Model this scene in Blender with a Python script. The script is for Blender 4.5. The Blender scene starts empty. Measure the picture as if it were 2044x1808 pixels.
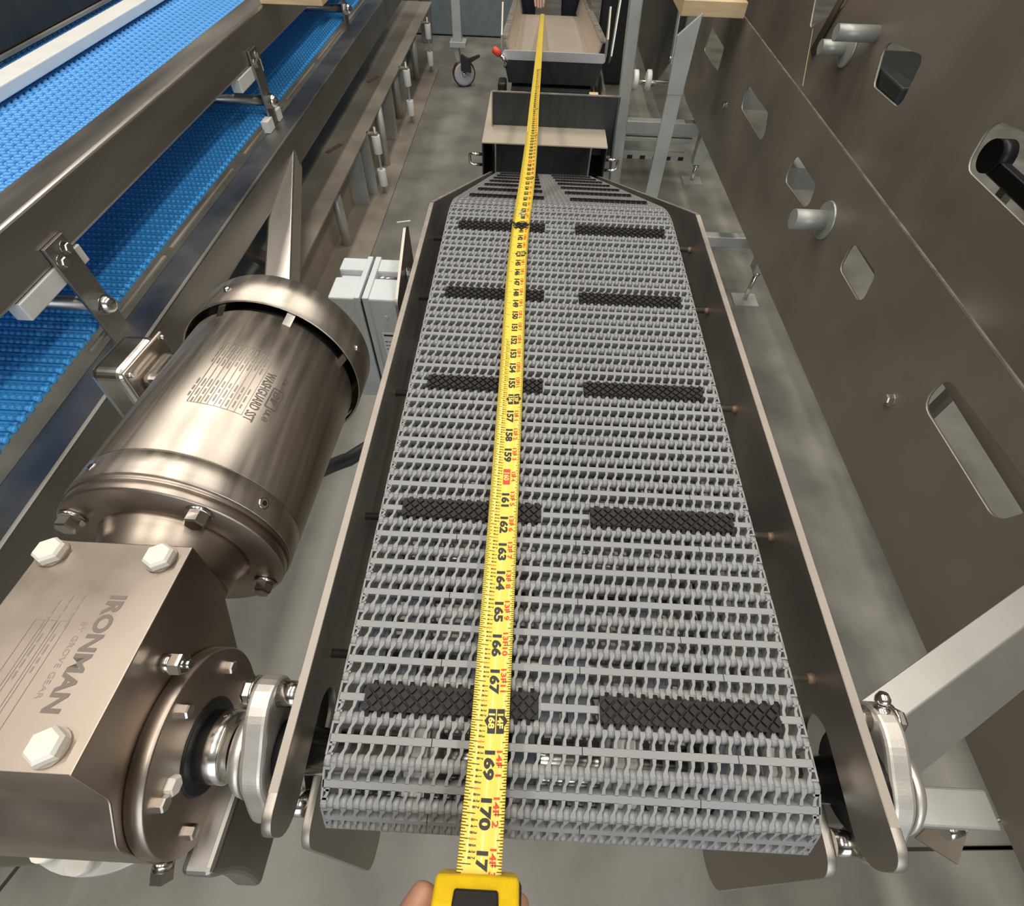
import bpy, bmesh, math, random
from mathutils import Vector, Matrix, noise
random.seed(7)
I = 0.0254                                  # all modelling below is in inches
D = bpy.data
COL = bpy.context.scene.collection
SC = bpy.context.scene

# ------------------------------------------------------------------ camera
F, CX, CY, HC = 1023.0, 1022.0, 904.0, 54.0
_Y = Vector((1100 - CX, CY + 480, F)).normalized()
_X = Vector((1, -0.05, 0)); _X.z = -(_X.x*_Y.x + _X.y*_Y.y)/_Y.z; _X.normalize()
_Yr = Vector((_Y.x, _Y.y, -_Y.z)); _Xr = Vector((_X.x, _X.y, -_X.z)); _Zr = _Xr.cross(_Yr)
ROT = Matrix((_Xr, _Yr, _Zr))               # world = ROT @ camera vector
CAMP = Vector((0, 0, HC))
cd = D.cameras.new('camera'); cam = D.objects.new('camera', cd); COL.objects.link(cam)
cd.sensor_fit = 'HORIZONTAL'; cd.sensor_width = 36; cd.lens = 36*F/2044
cd.clip_start = 0.02; cd.clip_end = 100
cam.matrix_world = Matrix.Translation(CAMP*I) @ ROT.to_4x4()
SC.camera = cam

def at(px, py, x=None, y=None, z=None):
    d = ROT @ Vector((px - CX, CY - py, -F))
    if z is not None: t = (z - HC)/d.z
    elif x is not None: t = x/d.x
    else: t = y/d.y
    return CAMP + d*t

# ------------------------------------------------------------------ light
SC.view_settings.view_transform = 'Standard'; SC.view_settings.look = 'None'
SC.view_settings.gamma = 1; SC.view_settings.use_curve_mapping = False
SC.view_settings.exposure = -0.2
w = D.worlds.new('hall_air'); SC.world = w; w.use_nodes = True
w.node_tree.nodes['Background'].inputs[0].default_value = (0.80, 0.88, 1.0, 1)
w.node_tree.nodes['Background'].inputs[1].default_value = 1.0

def area(name, loc, target, sx, sy, power, col):
    l = D.lights.new(name, 'AREA'); l.shape = 'RECTANGLE'; l.size = sx*I; l.size_y = sy*I
    l.energy = power; l.color = col
    o = D.objects.new(name, l); COL.objects.link(o); o.location = Vector(loc)*I
    o.rotation_euler = (Vector(target) - Vector(loc)).to_track_quat('-Z', 'Y').to_euler()
    return o
WARM = (1.0, 0.94, 0.85)
for yy in (-40, 70, 180):
    for xx in (-115, -15, 95):
        area('ceiling_lamp', (xx, yy, 234), (xx, yy, 0), 14, 80, 74, WARM)
area('dock_door_daylight', (30, -225, 95), (10, 60, 45), 190, 150, 150, (0.90, 0.96, 1.0))

# ------------------------------------------------------------------ materials
MATS = {}
def mat(name, col, rough=0.5, metal=0.0, var=0.0, scale=6.0, stretch=(1,1,1), bump=0.0, bscale=40.0,
        col2=None, spec=0.5, rvar=0.0, coat=0.0, sss=0.0, noise_detail=6.0, lo=0.35, hi=0.65):
    m = D.materials.new(name); m.use_nodes = True; nt = m.node_tree; b = nt.nodes['Principled BSDF']
    b.inputs['Base Color'].default_value = (*col, 1); b.inputs['Roughness'].default_value = rough
    b.inputs['Metallic'].default_value = metal; b.inputs['Specular IOR Level'].default_value = spec
    if coat: b.inputs['Coat Weight'].default_value = coat
    if sss:
        b.inputs['Subsurface Weight'].default_value = sss; b.inputs['Subsurface Radius'].default_value = (0.01, 0.004, 0.002)
    L = nt.links.new
    if var or col2 or rvar or bump:
        tc = nt.nodes.new('ShaderNodeTexCoord'); mp = nt.nodes.new('ShaderNodeMapping')
        mp.inputs['Scale'].default_value = stretch; L(tc.outputs['Object'], mp.inputs['Vector'])
        n = nt.nodes.new('ShaderNodeTexNoise'); n.inputs['Scale'].default_value = scale; n.inputs['Detail'].default_value = noise_detail
        L(mp.outputs['Vector'], n.inputs['Vector'])
        if var or col2:
            r = nt.nodes.new('ShaderNodeValToRGB')
            c2 = col2 or tuple(max(0, c*(1-var)) for c in col)
            r.color_ramp.elements[0].position = lo; r.color_ramp.elements[0].color = (*c2, 1)
            r.color_ramp.elements[1].position = hi; r.color_ramp.elements[1].color = (*col, 1)
            L(n.outputs['Fac'], r.inputs['Fac']); L(r.outputs['Color'], b.inputs['Base Color'])
        if rvar:
            mr = nt.nodes.new('ShaderNodeMapRange'); mr.inputs[1].default_value = 0.3; mr.inputs[2].default_value = 0.7
            mr.inputs[3].default_value = max(0.02, rough - rvar); mr.inputs[4].default_value = rough + rvar
            L(n.outputs['Fac'], mr.inputs[0]); L(mr.outputs[0], b.inputs['Roughness'])
        if bump:
            n2 = nt.nodes.new('ShaderNodeTexNoise'); n2.inputs['Scale'].default_value = bscale; n2.inputs['Detail'].default_value = 4
            L(mp.outputs['Vector'], n2.inputs['Vector'])
            bp = nt.nodes.new('ShaderNodeBump'); bp.inputs['Strength'].default_value = bump; bp.inputs['Distance'].default_value = 0.002
            L(n2.outputs['Fac'], bp.inputs['Height']); L(bp.outputs['Normal'], b.inputs['Normal'])
    MATS[name] = m
    return m

M = MATS
mat('steel', (0.56, 0.53, 0.49), 0.36, 1.0, var=0.14, scale=9, stretch=(1, .15, 1), rvar=0.08, bump=0.03, bscale=160)
mat('steel_plate', (0.45, 0.415, 0.37), 0.46, 1.0, var=0.16, scale=4, rvar=0.08, bump=0.03, bscale=220)
mat('steel_dark', (0.36, 0.345, 0.325), 0.42, 1.0, var=0.2, scale=5, rvar=0.08)
mat('steel_cut', (0.44, 0.39, 0.345), 0.55, 0.8, var=0.25, scale=30, rvar=0.1)
mat('steel_motor', (0.55, 0.49, 0.425), 0.40, 1.0, var=0.13, scale=110, stretch=(1.0, .03, 1.0), rvar=0.06, bump=0.02, bscale=160, noise_detail=3)
mat('channel_steel', (0.46, 0.455, 0.43), 0.40, 0.75, var=0.12, scale=8)
mat('steel_gear', (0.47, 0.40, 0.34), 0.37, 1.0, var=0.30, scale=9, rvar=0.10, bump=0.02, bscale=140)
mat('steel_polish', (0.72, 0.69, 0.65), 0.18, 1.0, var=0.1, scale=20, rvar=0.06)
mat('cast_steel', (0.68, 0.645, 0.59), 0.42, 0.8, var=0.12, scale=60, bump=0.10, bscale=1600)
mat('panel_steel', (0.40, 0.36, 0.31), 0.47, 0.7, var=0.14, scale=4, rvar=0.08)
mat('galv', (0.52, 0.53, 0.51), 0.45, 0.45, var=0.18, scale=9, rvar=0.1)
mat('belt_grey', (0.285, 0.288, 0.292), 0.42, 0.0, var=0.08, scale=12)
mat('wear_grey', (0.15, 0.175, 0.21), 0.5)
mat('rubber', (0.017, 0.0145, 0.0125), 0.6, 0.0, var=0.3, scale=80, spec=0.4)
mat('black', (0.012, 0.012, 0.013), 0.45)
mat('black_plastic', (0.02, 0.018, 0.017), 0.3)
mat('white_plastic', (0.80, 0.80, 0.77), 0.42, var=0.06, scale=20)
mat('white_cap', (0.84, 0.80, 0.72), 0.4, var=0.08, scale=40)
mat('blue_belt', (0.07, 0.42, 0.90), 0.22, var=0.10, scale=10)
mat('blue_belt_light', (0.16, 0.48, 0.93), 0.34, var=0.10, scale=8)
mat('tape_yellow', (0.90, 0.67, 0.085), 0.36, coat=0.2)
mat('case_yellow', (0.90, 0.60, 0.01), 0.42, var=0.10, scale=120, bump=0.1, bscale=600)
mat('print_black', (0.012, 0.010, 0.008), 0.5)
mat('print_red', (0.70, 0.05, 0.015), 0.5)
mat('etch', (0.215, 0.185, 0.16), 0.5, 0.7)
mat('etch_faint', (0.33, 0.29, 0.25), 0.42, 0.9)
mat('grey_box', (0.60, 0.64, 0.66), 0.45, var=0.04, scale=12)
mat('label_white', (0.86, 0.87, 0.88), 0.5)
mat('concrete', (0.245, 0.235, 0.205), 0.38, 0.0, scale=5.0, col2=(0.145, 0.141, 0.126), bump=0.06, bscale=90, rvar=0.12, spec=0.4, noise_detail=12, lo=.30, hi=.68)
mat('joint', (0.03, 0.03, 0.028), 0.9)
mat('base_sheet', (0.42, 0.37, 0.30), 0.5, 0.35, scale=3, col2=(0.25, 0.215, 0.175), rvar=0.1)
mat('wood', (0.72, 0.55, 0.32), 0.6, var=0.18, scale=10, stretch=(1, 8, 8))
mat('cabinet', (0.20, 0.245, 0.27), 0.5, var=0.14, scale=20)
mat('pan', (0.70, 0.61, 0.50), 0.40, 0.5, var=0.06, scale=6)
mat('skin', (0.46, 0.24, 0.16), 0.5, var=0.15, scale=60, sss=0.1)
mat('skin_far', (0.62, 0.42, 0.35), 0.5, var=0.1, scale=40, sss=0.1)
mat('denim', (0.012, 0.016, 0.032), 0.85, var=0.3, scale=60)
mat('shirt', (0.02, 0.02, 0.024), 0.85)
mat('red_plastic', (0.75, 0.07, 0.04), 0.4)
mat('wheel_red', (0.06, 0.014, 0.012), 0.4)
mat('wheel_grey', (0.42, 0.43, 0.46), 0.45)
mat('ceiling_paint', (0.60, 0.575, 0.53), 0.8)
mat('wall_paint', (0.19, 0.175, 0.15), 0.8)
mat('dark_sheet', (0.055, 0.06, 0.06), 0.5, 0.5, var=0.2, scale=14, stretch=(4, 1, .3))
mat('lip_steel', (0.72, 0.73, 0.74), 0.4, 0.5)
mat('rust', (0.30, 0.20, 0.13), 0.6, 0.5, var=0.3, scale=60)
mat('hose', (0.05, 0.05, 0.05), 0.5)

# ------------------------------------------------------------------ mesh helpers (inches in, metres out)
class MB:
    def __init__(s): s.v = []; s.f = []; s.sm = []
    def add(s, vs, fs, smooth=False):
        o = len(s.v); s.v += [Vector(v) for v in vs]
        for f in fs: s.f.append([o+i for i in f]); s.sm.append(smooth)
        return s
    def box(s, x0, x1, y0, y1, z0, z1):
        return s.add([(x0,y0,z0),(x1,y0,z0),(x1,y1,z0),(x0,y1,z0),(x0,y0,z1),(x1,y0,z1),(x1,y1,z1),(x0,y1,z1)],
                     [(0,3,2,1),(4,5,6,7),(0,1,5,4),(1,2,6,5),(2,3,7,6),(3,0,4,7)])
    def hexa(s, p):      # 8 points, bottom 4 then top 4
        return s.add(p, [(0,3,2,1),(4,5,6,7),(0,1,5,4),(1,2,6,5),(2,3,7,6),(3,0,4,7)])
    def prism(s, poly, ax, a0, a1):   # poly of 2-D points, extruded along axis ax
        n = len(poly)
        def P(p, a):
            if ax == 'x': return (a, p[0], p[1])
            if ax == 'y': return (p[0], a, p[1])
            return (p[0], p[1], a)
        return s.add([P(p, a0) for p in poly] + [P(p, a1) for p in poly],
              [tuple(range(n))[::-1], tuple(range(n, 2*n))] + [(i, (i+1) % n, n+(i+1) % n, n+i) for i in range(n)])
    def rev(s, p0, p1, prof, seg=24, smooth=True, cap=True, ref=None):
        # prof: list of (t along p0->p1 in inches, radius)
        p0 = Vector(p0); p1 = Vector(p1); d = (p1-p0).normalized()
        r = Vector(ref) if ref else (Vector((0,0,1)) if abs(d.z) < .9 else Vector((1,0,0)))
        u = d.cross(r).normalized(); v = d.cross(u)
        vs = []; fs = []
        for (t, rad) in prof:
            for k in range(seg):
                a = 2*math.pi*k/seg
                vs.append(p0 + d*t + (u*math.cos(a) + v*math.sin(a))*rad)
        for j in range(len(prof)-1):
            for k in range(seg):
                fs.append((j*seg+k, j*seg+(k+1) % seg, (j+1)*seg+(k+1) % seg, (j+1)*seg+k))
        s.add(vs, fs, smooth)
        if cap:
            o = len(s.v) - len(vs)
            for base, rv in ((0, True), ((len(prof)-1)*seg, False)):
                f = [o+base+k for k in range(seg)]
                s.f.append(f[::-1] if rv else f); s.sm.append(False)
        return s
    def cyl(s, p0, p1, r, seg=20, smooth=True):
        return s.rev(p0, p1, [(0, r), ((Vector(p1)-Vector(p0)).length, r)], seg, smooth)
    def hexbolt(s, p, d, r=.3, h=.22, washer=True):
        p = Vector(p); d = Vector(d).normalized()
        if washer: s.cyl(p, p+d*.06, r*1.35, 16)
        q = p + d*.06 if washer else p
        s.rev(q, q+d*h, [(0, r), (h*.75, r), (h, r*.88)], 6, False)
        return s
    def tube(s, pts, r, seg=10):
        pts = [Vector(p) for p in pts]; n = len(pts); vs = []; fs = []
        up = None
        for i, p in enumerate(pts):
            d = (pts[min(i+1, n-1)] - pts[max(i-1, 0)]).normalized()
            if up is None: up = Vector((0,0,1)) if abs(d.z) < .9 else Vector((1,0,0))
            u = d.cross(up).normalized(); v = d.cross(u).normalized(); up = -v if v.dot(up) < 0 else v
            u = d.cross(up).normalized(); v = d.cross(u)
            for k in range(seg):
                a = 2*math.pi*k/seg; vs.append(p + (u*math.cos(a)+v*math.sin(a))*r)
        for j in range(n-1):
            for k in range(seg):
                fs.append((j*seg+k, j*seg+(k+1) % seg, (j+1)*seg+(k+1) % seg, (j+1)*seg+k))
        s.add(vs, fs, True)
        o = len(s.v)-len(vs)
        s.f.append([o+k for k in range(seg)][::-1]); s.sm.append(False)
        s.f.append([o+(n-1)*seg+k for k in range(seg)]); s.sm.append(False)
        return s
    def bar(s, p0, p1, w, h, upv=(0,0,1)):   # rectangular bar between two points
        p0 = Vector(p0); p1 = Vector(p1); d = (p1-p0).normalized()
        u = d.cross(Vector(upv)).normalized(); v = u.cross(d)
        c = [(-w/2,-h/2),(w/2,-h/2),(w/2,h/2),(-w/2,h/2)]
        return s.add([p0+u*a+v*b for a,b in c]+[p1+u*a+v*b for a,b in c],
             [(0,1,2,3),(7,6,5,4),(0,4,5,1),(1,5,6,2),(2,6,7,3),(3,7,4,0)])
    def mesh(s, name, M4=None):
        me = D.meshes.new(name)
        vs = [(M4 @ v if M4 else v)*I for v in s.v]
        me.from_pydata([tuple(v) for v in vs], [], s.f)
        me.polygons.foreach_set('use_smooth', s.sm)
        bm = bmesh.new(); bm.from_mesh(me); bmesh.ops.recalc_face_normals(bm, faces=bm.faces); bm.to_mesh(me); bm.free()
        me.update()
        return me

def link(name, me, m, parent=None, bevel=0.0, seg=2, loc=None, mx=None):
    o = D.objects.new(name, me); COL.objects.link(o)
    if m and not me.materials: me.materials.append(M[m] if isinstance(m, str) else m)
    if mx is not None: o.matrix_world = mx
    elif loc is not None: o.location = Vector(loc)*I
    if parent:
        o.parent = parent; o.matrix_parent_inverse = INV.get(parent.name, Matrix())
    if bevel:
        b = o.modifiers.new('bevel', 'BEVEL'); b.width = bevel*I; b.segments = seg; b.limit_method = 'ANGLE'; b.angle_limit = math.radians(40)
        b.harden_normals = False
    return o
INV = {}
def build(name, mb, m, parent=None, bevel=0.0, seg=2, M4=None):
    o = link(name, mb.mesh(name, M4), m, parent, bevel, seg)
    return o
def tag(o, label, cat, group=None, kind=None):
    if label: o['label'] = label
    if cat: o['category'] = cat
    if group: o['group'] = group
    if kind: o['kind'] = kind
    return o
def thing(name, label, cat, loc=(0,0,0), group=None):
    o = D.objects.new(name, None); COL.objects.link(o); o.location = Vector(loc)*I; o.empty_display_size = .05
    INV[o.name] = Matrix.Translation(Vector(loc)*I).inverted()
    return tag(o, label, cat, group)
def share(src, parent, mx=None, loc=None, name=None):
    o = D.objects.new(name or src.name.split('.')[0], src.data); COL.objects.link(o)
    for md in src.modifiers:
        if md.type == 'BEVEL':
            b = o.modifiers.new('bevel', 'BEVEL'); b.width = md.width; b.segments = md.segments; b.limit_method = 'ANGLE'; b.angle_limit = md.angle_limit
    if mx is not None: o.matrix_world = mx
    if loc is not None: o.location = Vector(loc)*I
    if parent: o.parent = parent; o.matrix_parent_inverse = INV.get(parent.name, Matrix())
    return o
def rrect(x0, x1, y0, y1, r, n=5):
    pts = []
    for cx, cy, a0 in ((x1-r, y1-r, 0), (x0+r, y1-r, 90), (x0+r, y0+r, 180), (x1-r, y0+r, 270)):
        for k in range(n+1):
            a = math.radians(a0 + 90*k/n); pts.append((cx+r*math.cos(a), cy+r*math.sin(a)))
    return pts
def rpoly(pts, rads, n=5):
    out = []; N = len(pts)
    for i, p in enumerate(pts):
        r = rads[i] if isinstance(rads, (list, tuple)) else rads
        p = Vector(p); a = (Vector(pts[i-1])-p); b = (Vector(pts[(i+1) % N])-p)
        if r <= 0: out.append(tuple(p)); continue
        a1 = a.normalized(); b1 = b.normalized(); ang = a1.angle(b1); t = r/math.tan(ang/2)
        t = min(t, a.length*.49, b.length*.49); r = t*math.tan(ang/2)
        p0 = p+a1*t; p1 = p+b1*t; c = p + (a1+b1).normalized()*(r/math.sin(ang/2))
        a0 = math.atan2((p0-c).y, (p0-c).x); a2 = math.atan2((p1-c).y, (p1-c).x); da = (a2-a0+math.pi) % (2*math.pi)-math.pi
        for k in range(n+1): out.append((c.x+r*math.cos(a0+da*k/n), c.y+r*math.sin(a0+da*k/n)))
    return out
def plate(outer, holes, thick, plane_map, bevel=0.0):
    """2-D outline with holes -> solid mesh; plane_map(u, v, t) -> world inches"""
    cu = D.curves.new('outline', 'CURVE'); cu.dimensions = '2D'; cu.fill_mode = 'BOTH'; cu.extrude = thick/2
    if bevel: cu.bevel_depth = bevel; cu.bevel_resolution = 1; cu.extrude = thick/2-bevel; cu.offset = -bevel
    for lp in [outer]+list(holes):
        sp = cu.splines.new('POLY'); sp.points.add(len(lp)-1)
        for q, p in zip(sp.points, lp): q.co = (p[0], p[1], 0, 1)
        sp.use_cyclic_u = True
    o = D.objects.new('tmp', cu); COL.objects.link(o)
    dg = bpy.context.evaluated_depsgraph_get()
    me = D.meshes.new_from_object(o.evaluated_get(dg)); D.objects.remove(o); D.curves.remove(cu)
    for v in me.vertices:
        v.co = Vector(plane_map(v.co.x, v.co.y, v.co.z))*I
    bm = bmesh.new(); bm.from_mesh(me); bmesh.ops.remove_doubles(bm, verts=bm.verts, dist=1e-6)
    bmesh.ops.recalc_face_normals(bm, faces=bm.faces); bm.to_mesh(me); bm.free(); me.update(); me.materials.clear()
    return me
_TX = {}
def text2d(s, size, offset=0.0):
    """flat glyph polygons of a string: verts (x, y) starting at x = 0, faces, width"""
    key = (s, size, offset)
    if key in _TX: return _TX[key]
    cu = D.curves.new('glyphs', 'FONT'); cu.body = s; cu.size = size; cu.offset = offset; cu.resolution_u = 3; cu.fill_mode = 'FRONT'
    o = D.objects.new('tmp', cu); COL.objects.link(o)
    dg = bpy.context.evaluated_depsgraph_get()
    me = D.meshes.new_from_object(o.evaluated_get(dg)); D.objects.remove(o); D.curves.remove(cu)
    vs = [(v.co.x, v.co.y) for v in me.vertices]; fs = [tuple(p.vertices) for p in me.polygons]; D.meshes.remove(me)
    x0 = min(v[0] for v in vs); x1 = max(v[0] for v in vs); vs = [(a-x0, b) for a, b in vs]
    _TX[key] = (vs, fs, x1-x0); return _TX[key]

ZB = 38.4                                    # top of the grey belt

# ================================================================== SETTING
fl = MB(); fl.box(-340, 360, -230, 520, -4, 0)
floor = tag(build('floor', fl, 'concrete'), 'smooth grey-brown concrete floor with faint swirls', 'floor', kind='structure')
INV[floor.name] = Matrix()
for (p, q, wd) in (((1640, 1697), (2044, 1692), .28), ((-60, 1850), (60, 1700), .3), ((1900, 1692), (2400, 1687), .28)):
    a = at(*p, z=0); b = at(*q, z=0); j = MB()
    a.z = b.z = 0.02; j.bar(a, b, wd, .03); build('expansion_joint', j, 'joint', floor)
for nm, bx in (('wall_back', (-340, 360, 520, 524, 0, 250)), ('wall_left', (-344, -340, -230, 520, 0, 250)), ('wall_right', (360, 364, -230, 520, 0, 250))):
    b = MB().box(*bx); tag(build(nm, b, 'wall_paint'), 'dark painted hall wall, '+nm.replace('_', ' '), 'wall', kind='structure')
b = MB()
b.box(-340, -66, -234, -230, 0, 250); b.box(126, 360, -234, -230, 0, 250); b.box(-66, 126, -234, -230, 172, 250)
tag(build('wall_front', b, 'wall_paint'), 'dark hall wall with wide dock door opening', 'wall', kind='structure')
b = MB().box(-340, 360, -230, 520, 250, 254)
tag(build('ceiling', b, 'ceiling_paint'), 'cream painted hall ceiling', 'ceiling', kind='structure')

# ================================================================== GREY CONVEYOR FRAME
XL0, XL1 = -5.64, -5.39           # left side plate
XR0, XR1 = 9.45, 9.72             # right side plate
YC, ZCH, RP, PITCH = 1.65, 36.59, 1.642, 1.015
SL = math.tan(math.radians(23))
fr = thing('conveyor_frame', 'stainless conveyor frame with tall side plates carrying the grey mesh belt', 'conveyor frame', (2, 14, 0))
def ztop(y, base=38.9): return base if y <= 28.6 else base - (y-28.6)*SL
outer = [(-.38, 38.9), (28.6, 38.9), (76, ztop(76)), (76, ztop(76)-5.2), (30, 32.9), (7.5, 32.9), (6.5, 24.4), (-1.75, 24.4), (-.62, 35.55), (3.4, 35.7), (3.4, 37.35), (-.38, 37.2)]
rad = [.55, .2, .1, .1, .5, .8, .5, 1.4, .7, .8, .8, .75]
pl = rpoly(outer, rad, 6)
for (x0, x1) in ((XL0, XL1), (XR0, XR1)):
    me = plate(pl, [], x1-x0, lambda u, v, t, c=(x0+x1)/2: (c+t, u, v), bevel=.02)
    o = link('side_plate', me, 'steel_plate', fr)
    ed = MB()                                      # bright cut edge along the top of the plate
    for ya, yb in ((.5, 28.5), (28.7, 75.8)):
        ed.add([(x0+.015, ya, ztop(ya)+.012), (x1-.015, ya, ztop(ya)+.012), (x1-.015, yb, ztop(yb)+.012), (x0+.015, yb, ztop(yb)+.012),
                (x0+.015, ya, ztop(ya)-.02), (x1-.015, ya, ztop(ya)-.02), (x1-.015, yb, ztop(yb)-.02), (x0+.015, yb, ztop(yb)-.02)],
               [(0,1,2,3),(7,6,5,4),(0,4,5,1),(1,5,6,2),(2,6,7,3),(3,7,4,0)])
    INV[o.name] = Matrix()
    e = build('cut_edge', ed, 'steel_cut', o); e['label'] = 'pale saw-cut top edge'
b = MB().cyl((-7.6, YC, ZCH), (11.2, YC, ZCH), .62, 24); build('head_shaft', b, 'steel_polish', fr)
sp = None
for x in (-2.3, .6, 3.4, 6.2, 7.55):
    b = MB()
    teeth = []
    for k in range(20):
        a = 2*math.pi*(k+.5)/20; r = 1.46 if k % 2 else 1.25
        teeth.append((YC+r*math.cos(a), ZCH+r*math.sin(a)))
    b.prism(teeth, 'x', x-.3, x+.3); b.cyl((x-.5, YC, ZCH), (x+.5, YC, ZCH), .95, 20)
    build('sprocket', b, 'wear_grey' if x in (.6, 6.2) else 'white_plastic', fr)
def zbelt(y): return ZB if y <= 28.4 else ZB-(y-28.4)*SL
for x in (-3.9, -2.9, -1.0, 1.3, 2.1, 4.4, 6.4, 7.6):
    b = MB(); b.box(x-.28, x+.28, 2.4, 28.2, 37.62, 38.0)
    y1 = 70; b.hexa([(x-.28, 28.4, zbelt(28.4)-.8), (x+.28, 28.4, zbelt(28.4)-.8), (x+.28, y1, zbelt(y1)-.8), (x-.28, y1, zbelt(y1)-.8),
                     (x-.28, 28.4, zbelt(28.4)-.42), (x+.28, 28.4, zbelt(28.4)-.42), (x+.28, y1, zbelt(y1)-.42), (x-.28, y1, zbelt(y1)-.42)])
    build('wear_strip', b, 'wear_grey', fr)
for y in (4.2, 9.05, 15.2, 21.9, 27.4):
    b = MB().cyl((XL1, y, 37.4), (XR0, y, 37.4), .14, 12); o = build('support_rod', b, 'steel', fr); INV[o.name] = Matrix()
    b = MB().rev((XR0-.2, y, 37.4), (XR0, y, 37.4), [(0, .14), (.2, .19)], 12); build('weld_bead', b, 'rust', o)
for y in (12, 40):
    zz = 33.2 if y < 28 else ztop(y)-4.5
    b = MB().box(XL1, XR0, y-1, y+1, zz-1.5, zz+.4); build('cross_member', b, 'steel_dark', fr)
# legs with casters under the frame
for (x, y) in ((-4.6, 22), (8.7, 22), (-4.6, 60), (8.7, 60)):
    zt = ztop(y)-5.0
    b = MB().box(x-.8, x+.8, y-.8, y+.8, 7.2, zt); o = build('leg', b, 'steel', fr, .12)
    INV[o.name] = Matrix()
    b = MB().box(x-1.5, x+1.5, y-1.5, y+1.5, 6.9, 7.2); build('caster_plate', b, 'galv', o)
    b = MB().cyl((x-.6, y, 2.5), (x+.6, y, 2.5), 2.5, 24); build('caster_wheel', b, 'wheel_red', o)
    b = MB().box(x-.95, x-.75, y-.9, y+.9, 2.2, 6.9).box(x+.75, x+.95, y-.9, y+.9, 2.2, 6.9); build('caster_fork', b, 'galv', o)
# flange bearings outside both plates, on stand-off studs
def bearing(side):
    xp = XL0 if side < 0 else XR1; s = side
    x1 = xp+s*.75; x2 = xp+s*1.42
    lug = math.radians(48) if s < 0 else math.radians(38)
    dy, dz = math.cos(lug), math.sin(lug)
    ctr = Vector((0, YC, ZCH)); out = []
    for k in range(72):
        a = 2*math.pi*k/72; r = 1.3 + .98*abs(math.cos(a))**5
        out.append((YC+r*math.cos(a+lug), ZCH+r*math.sin(a+lug)))
    b = MB().prism(out, 'x', x1, x2); body = build('bearing_housing', b, 'cast_steel', fr, .14, 3); INV[body.name] = Matrix()
    b = MB().rev((x2, YC, ZCH), (x2+s*.48, YC, ZCH), [(0, 1.3), (.25, 1.22), (.42, 1.05), (.48, .8)], 36); build('bearing_boss', b, 'cast_steel', body)
    b = MB().cyl((xp+s*.3, YC, ZCH), (x1, YC, ZCH), 1.32 if s > 0 else .8, 28); build('shaft_seal', b, 'black', body)
    for q in (-1, 1):
        p = Vector((0, YC+q*dy*1.85, ZCH+q*dz*1.85))
        b = MB().cyl((xp, p.y, p.z), (x1, p.y, p.z), .36, 20); build('stud', b, 'steel_polish', body)
        b = MB().hexbolt((x2, p.y, p.z), (s, 0, 0), .34, .3); build('bolt', b, 'steel_polish', body)
    if s > 0:
        p = Vector(((x1+x2)/2, YC+1.5, ZCH+1.35)); d = Vector((0, .75, .7))
        b = MB().rev(p, p+d, [(0, .22), (.25, .22), (.26, .16), (.4, .16), (.41, .2), (.55, .2), (.7, .12)], 12); build('grease_nipple', b, 'steel_polish', body)
bearing(-1); bearing(1)
b = MB()                                            # drip guard behind the lower bearing
b.prism([(YC-2.2, 33.5), (YC+3.0, 33.5), (YC+3.0, 37.9), (YC+1.0, 38.2)], 'x', XL0-.3, XL0-.2); build('guard_tab', b, 'steel_dark', fr)

# ================================================================== GREY MODULAR BELT
X0B, WB = -4.62, 12.92; NC = 38; CP = WB/NC
belt = thing('modular_belt', 'light grey plastic open-mesh conveyor belt with black rubber grip pads', 'conveyor belt', (X0B+WB/2, 14, ZB))
def belt_row(seams):
    b = MB(); h = PITCH/2
    cuts = [.02] + [c for c in seams] + [WB-.02]
    for c0, c1 in zip(cuts[:-1], cuts[1:]): b.box(c0+(.012 if c0 > .1 else 0), c1-(.012 if c1 < WB-.1 else 0), -.095, .095, -.30, 0)
    for i in range(NC):
        xc = (i+.5)*CP
        for s in (1, -1):
            xe = xc + s*.25*CP
            if xe > WB-.06 or xe < .06: pass
            pts = []
            for yv, xx, wd, zt, zb_ in ((.085, xc, .105, 0, -.29), (.24, xc+(xe-xc)*.15, .078, 0, -.29), (.33, xc+(xe-xc)*.7, .085, 0, -.31), (.41, xe, .13, 0, -.32), (h, xe, .158, 0, -.33)):
                pts.append([(xx-wd/2, s*yv, zb_), (xx+wd/2, s*yv, zb_), (xx+wd/2, s*yv, zt), (xx-wd/2, s*yv, zt)])
            vs = sum(pts, []); fs = []
            for j in range(4):
                for k in range(4): fs.append((j*4+k, j*4+(k+1) % 4, (j+1)*4+(k+1) % 4, (j+1)*4+k))
            b.add(vs, fs)
            b.rev((xe-.082, s*h, -.17), (xe+.082, s*h, -.17), [(0, .166), (.164, .166)], 14)
    for x0, x1 in ((0, .055), (WB-.055, WB)):
        b.box(x0, x1, -.40, .40, -.22, 0)
    for y in (-.40, -.19, .34):
        b.box(.05, .2, y, y+.055, -.2, 0); b.box(WB-.2, WB-.05, y, y+.055, -.2, 0)
    b.cyl((.06, -h, -.17), (WB-.06, -h, -.17), .085, 8)
    return b.mesh('belt_row')
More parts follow.
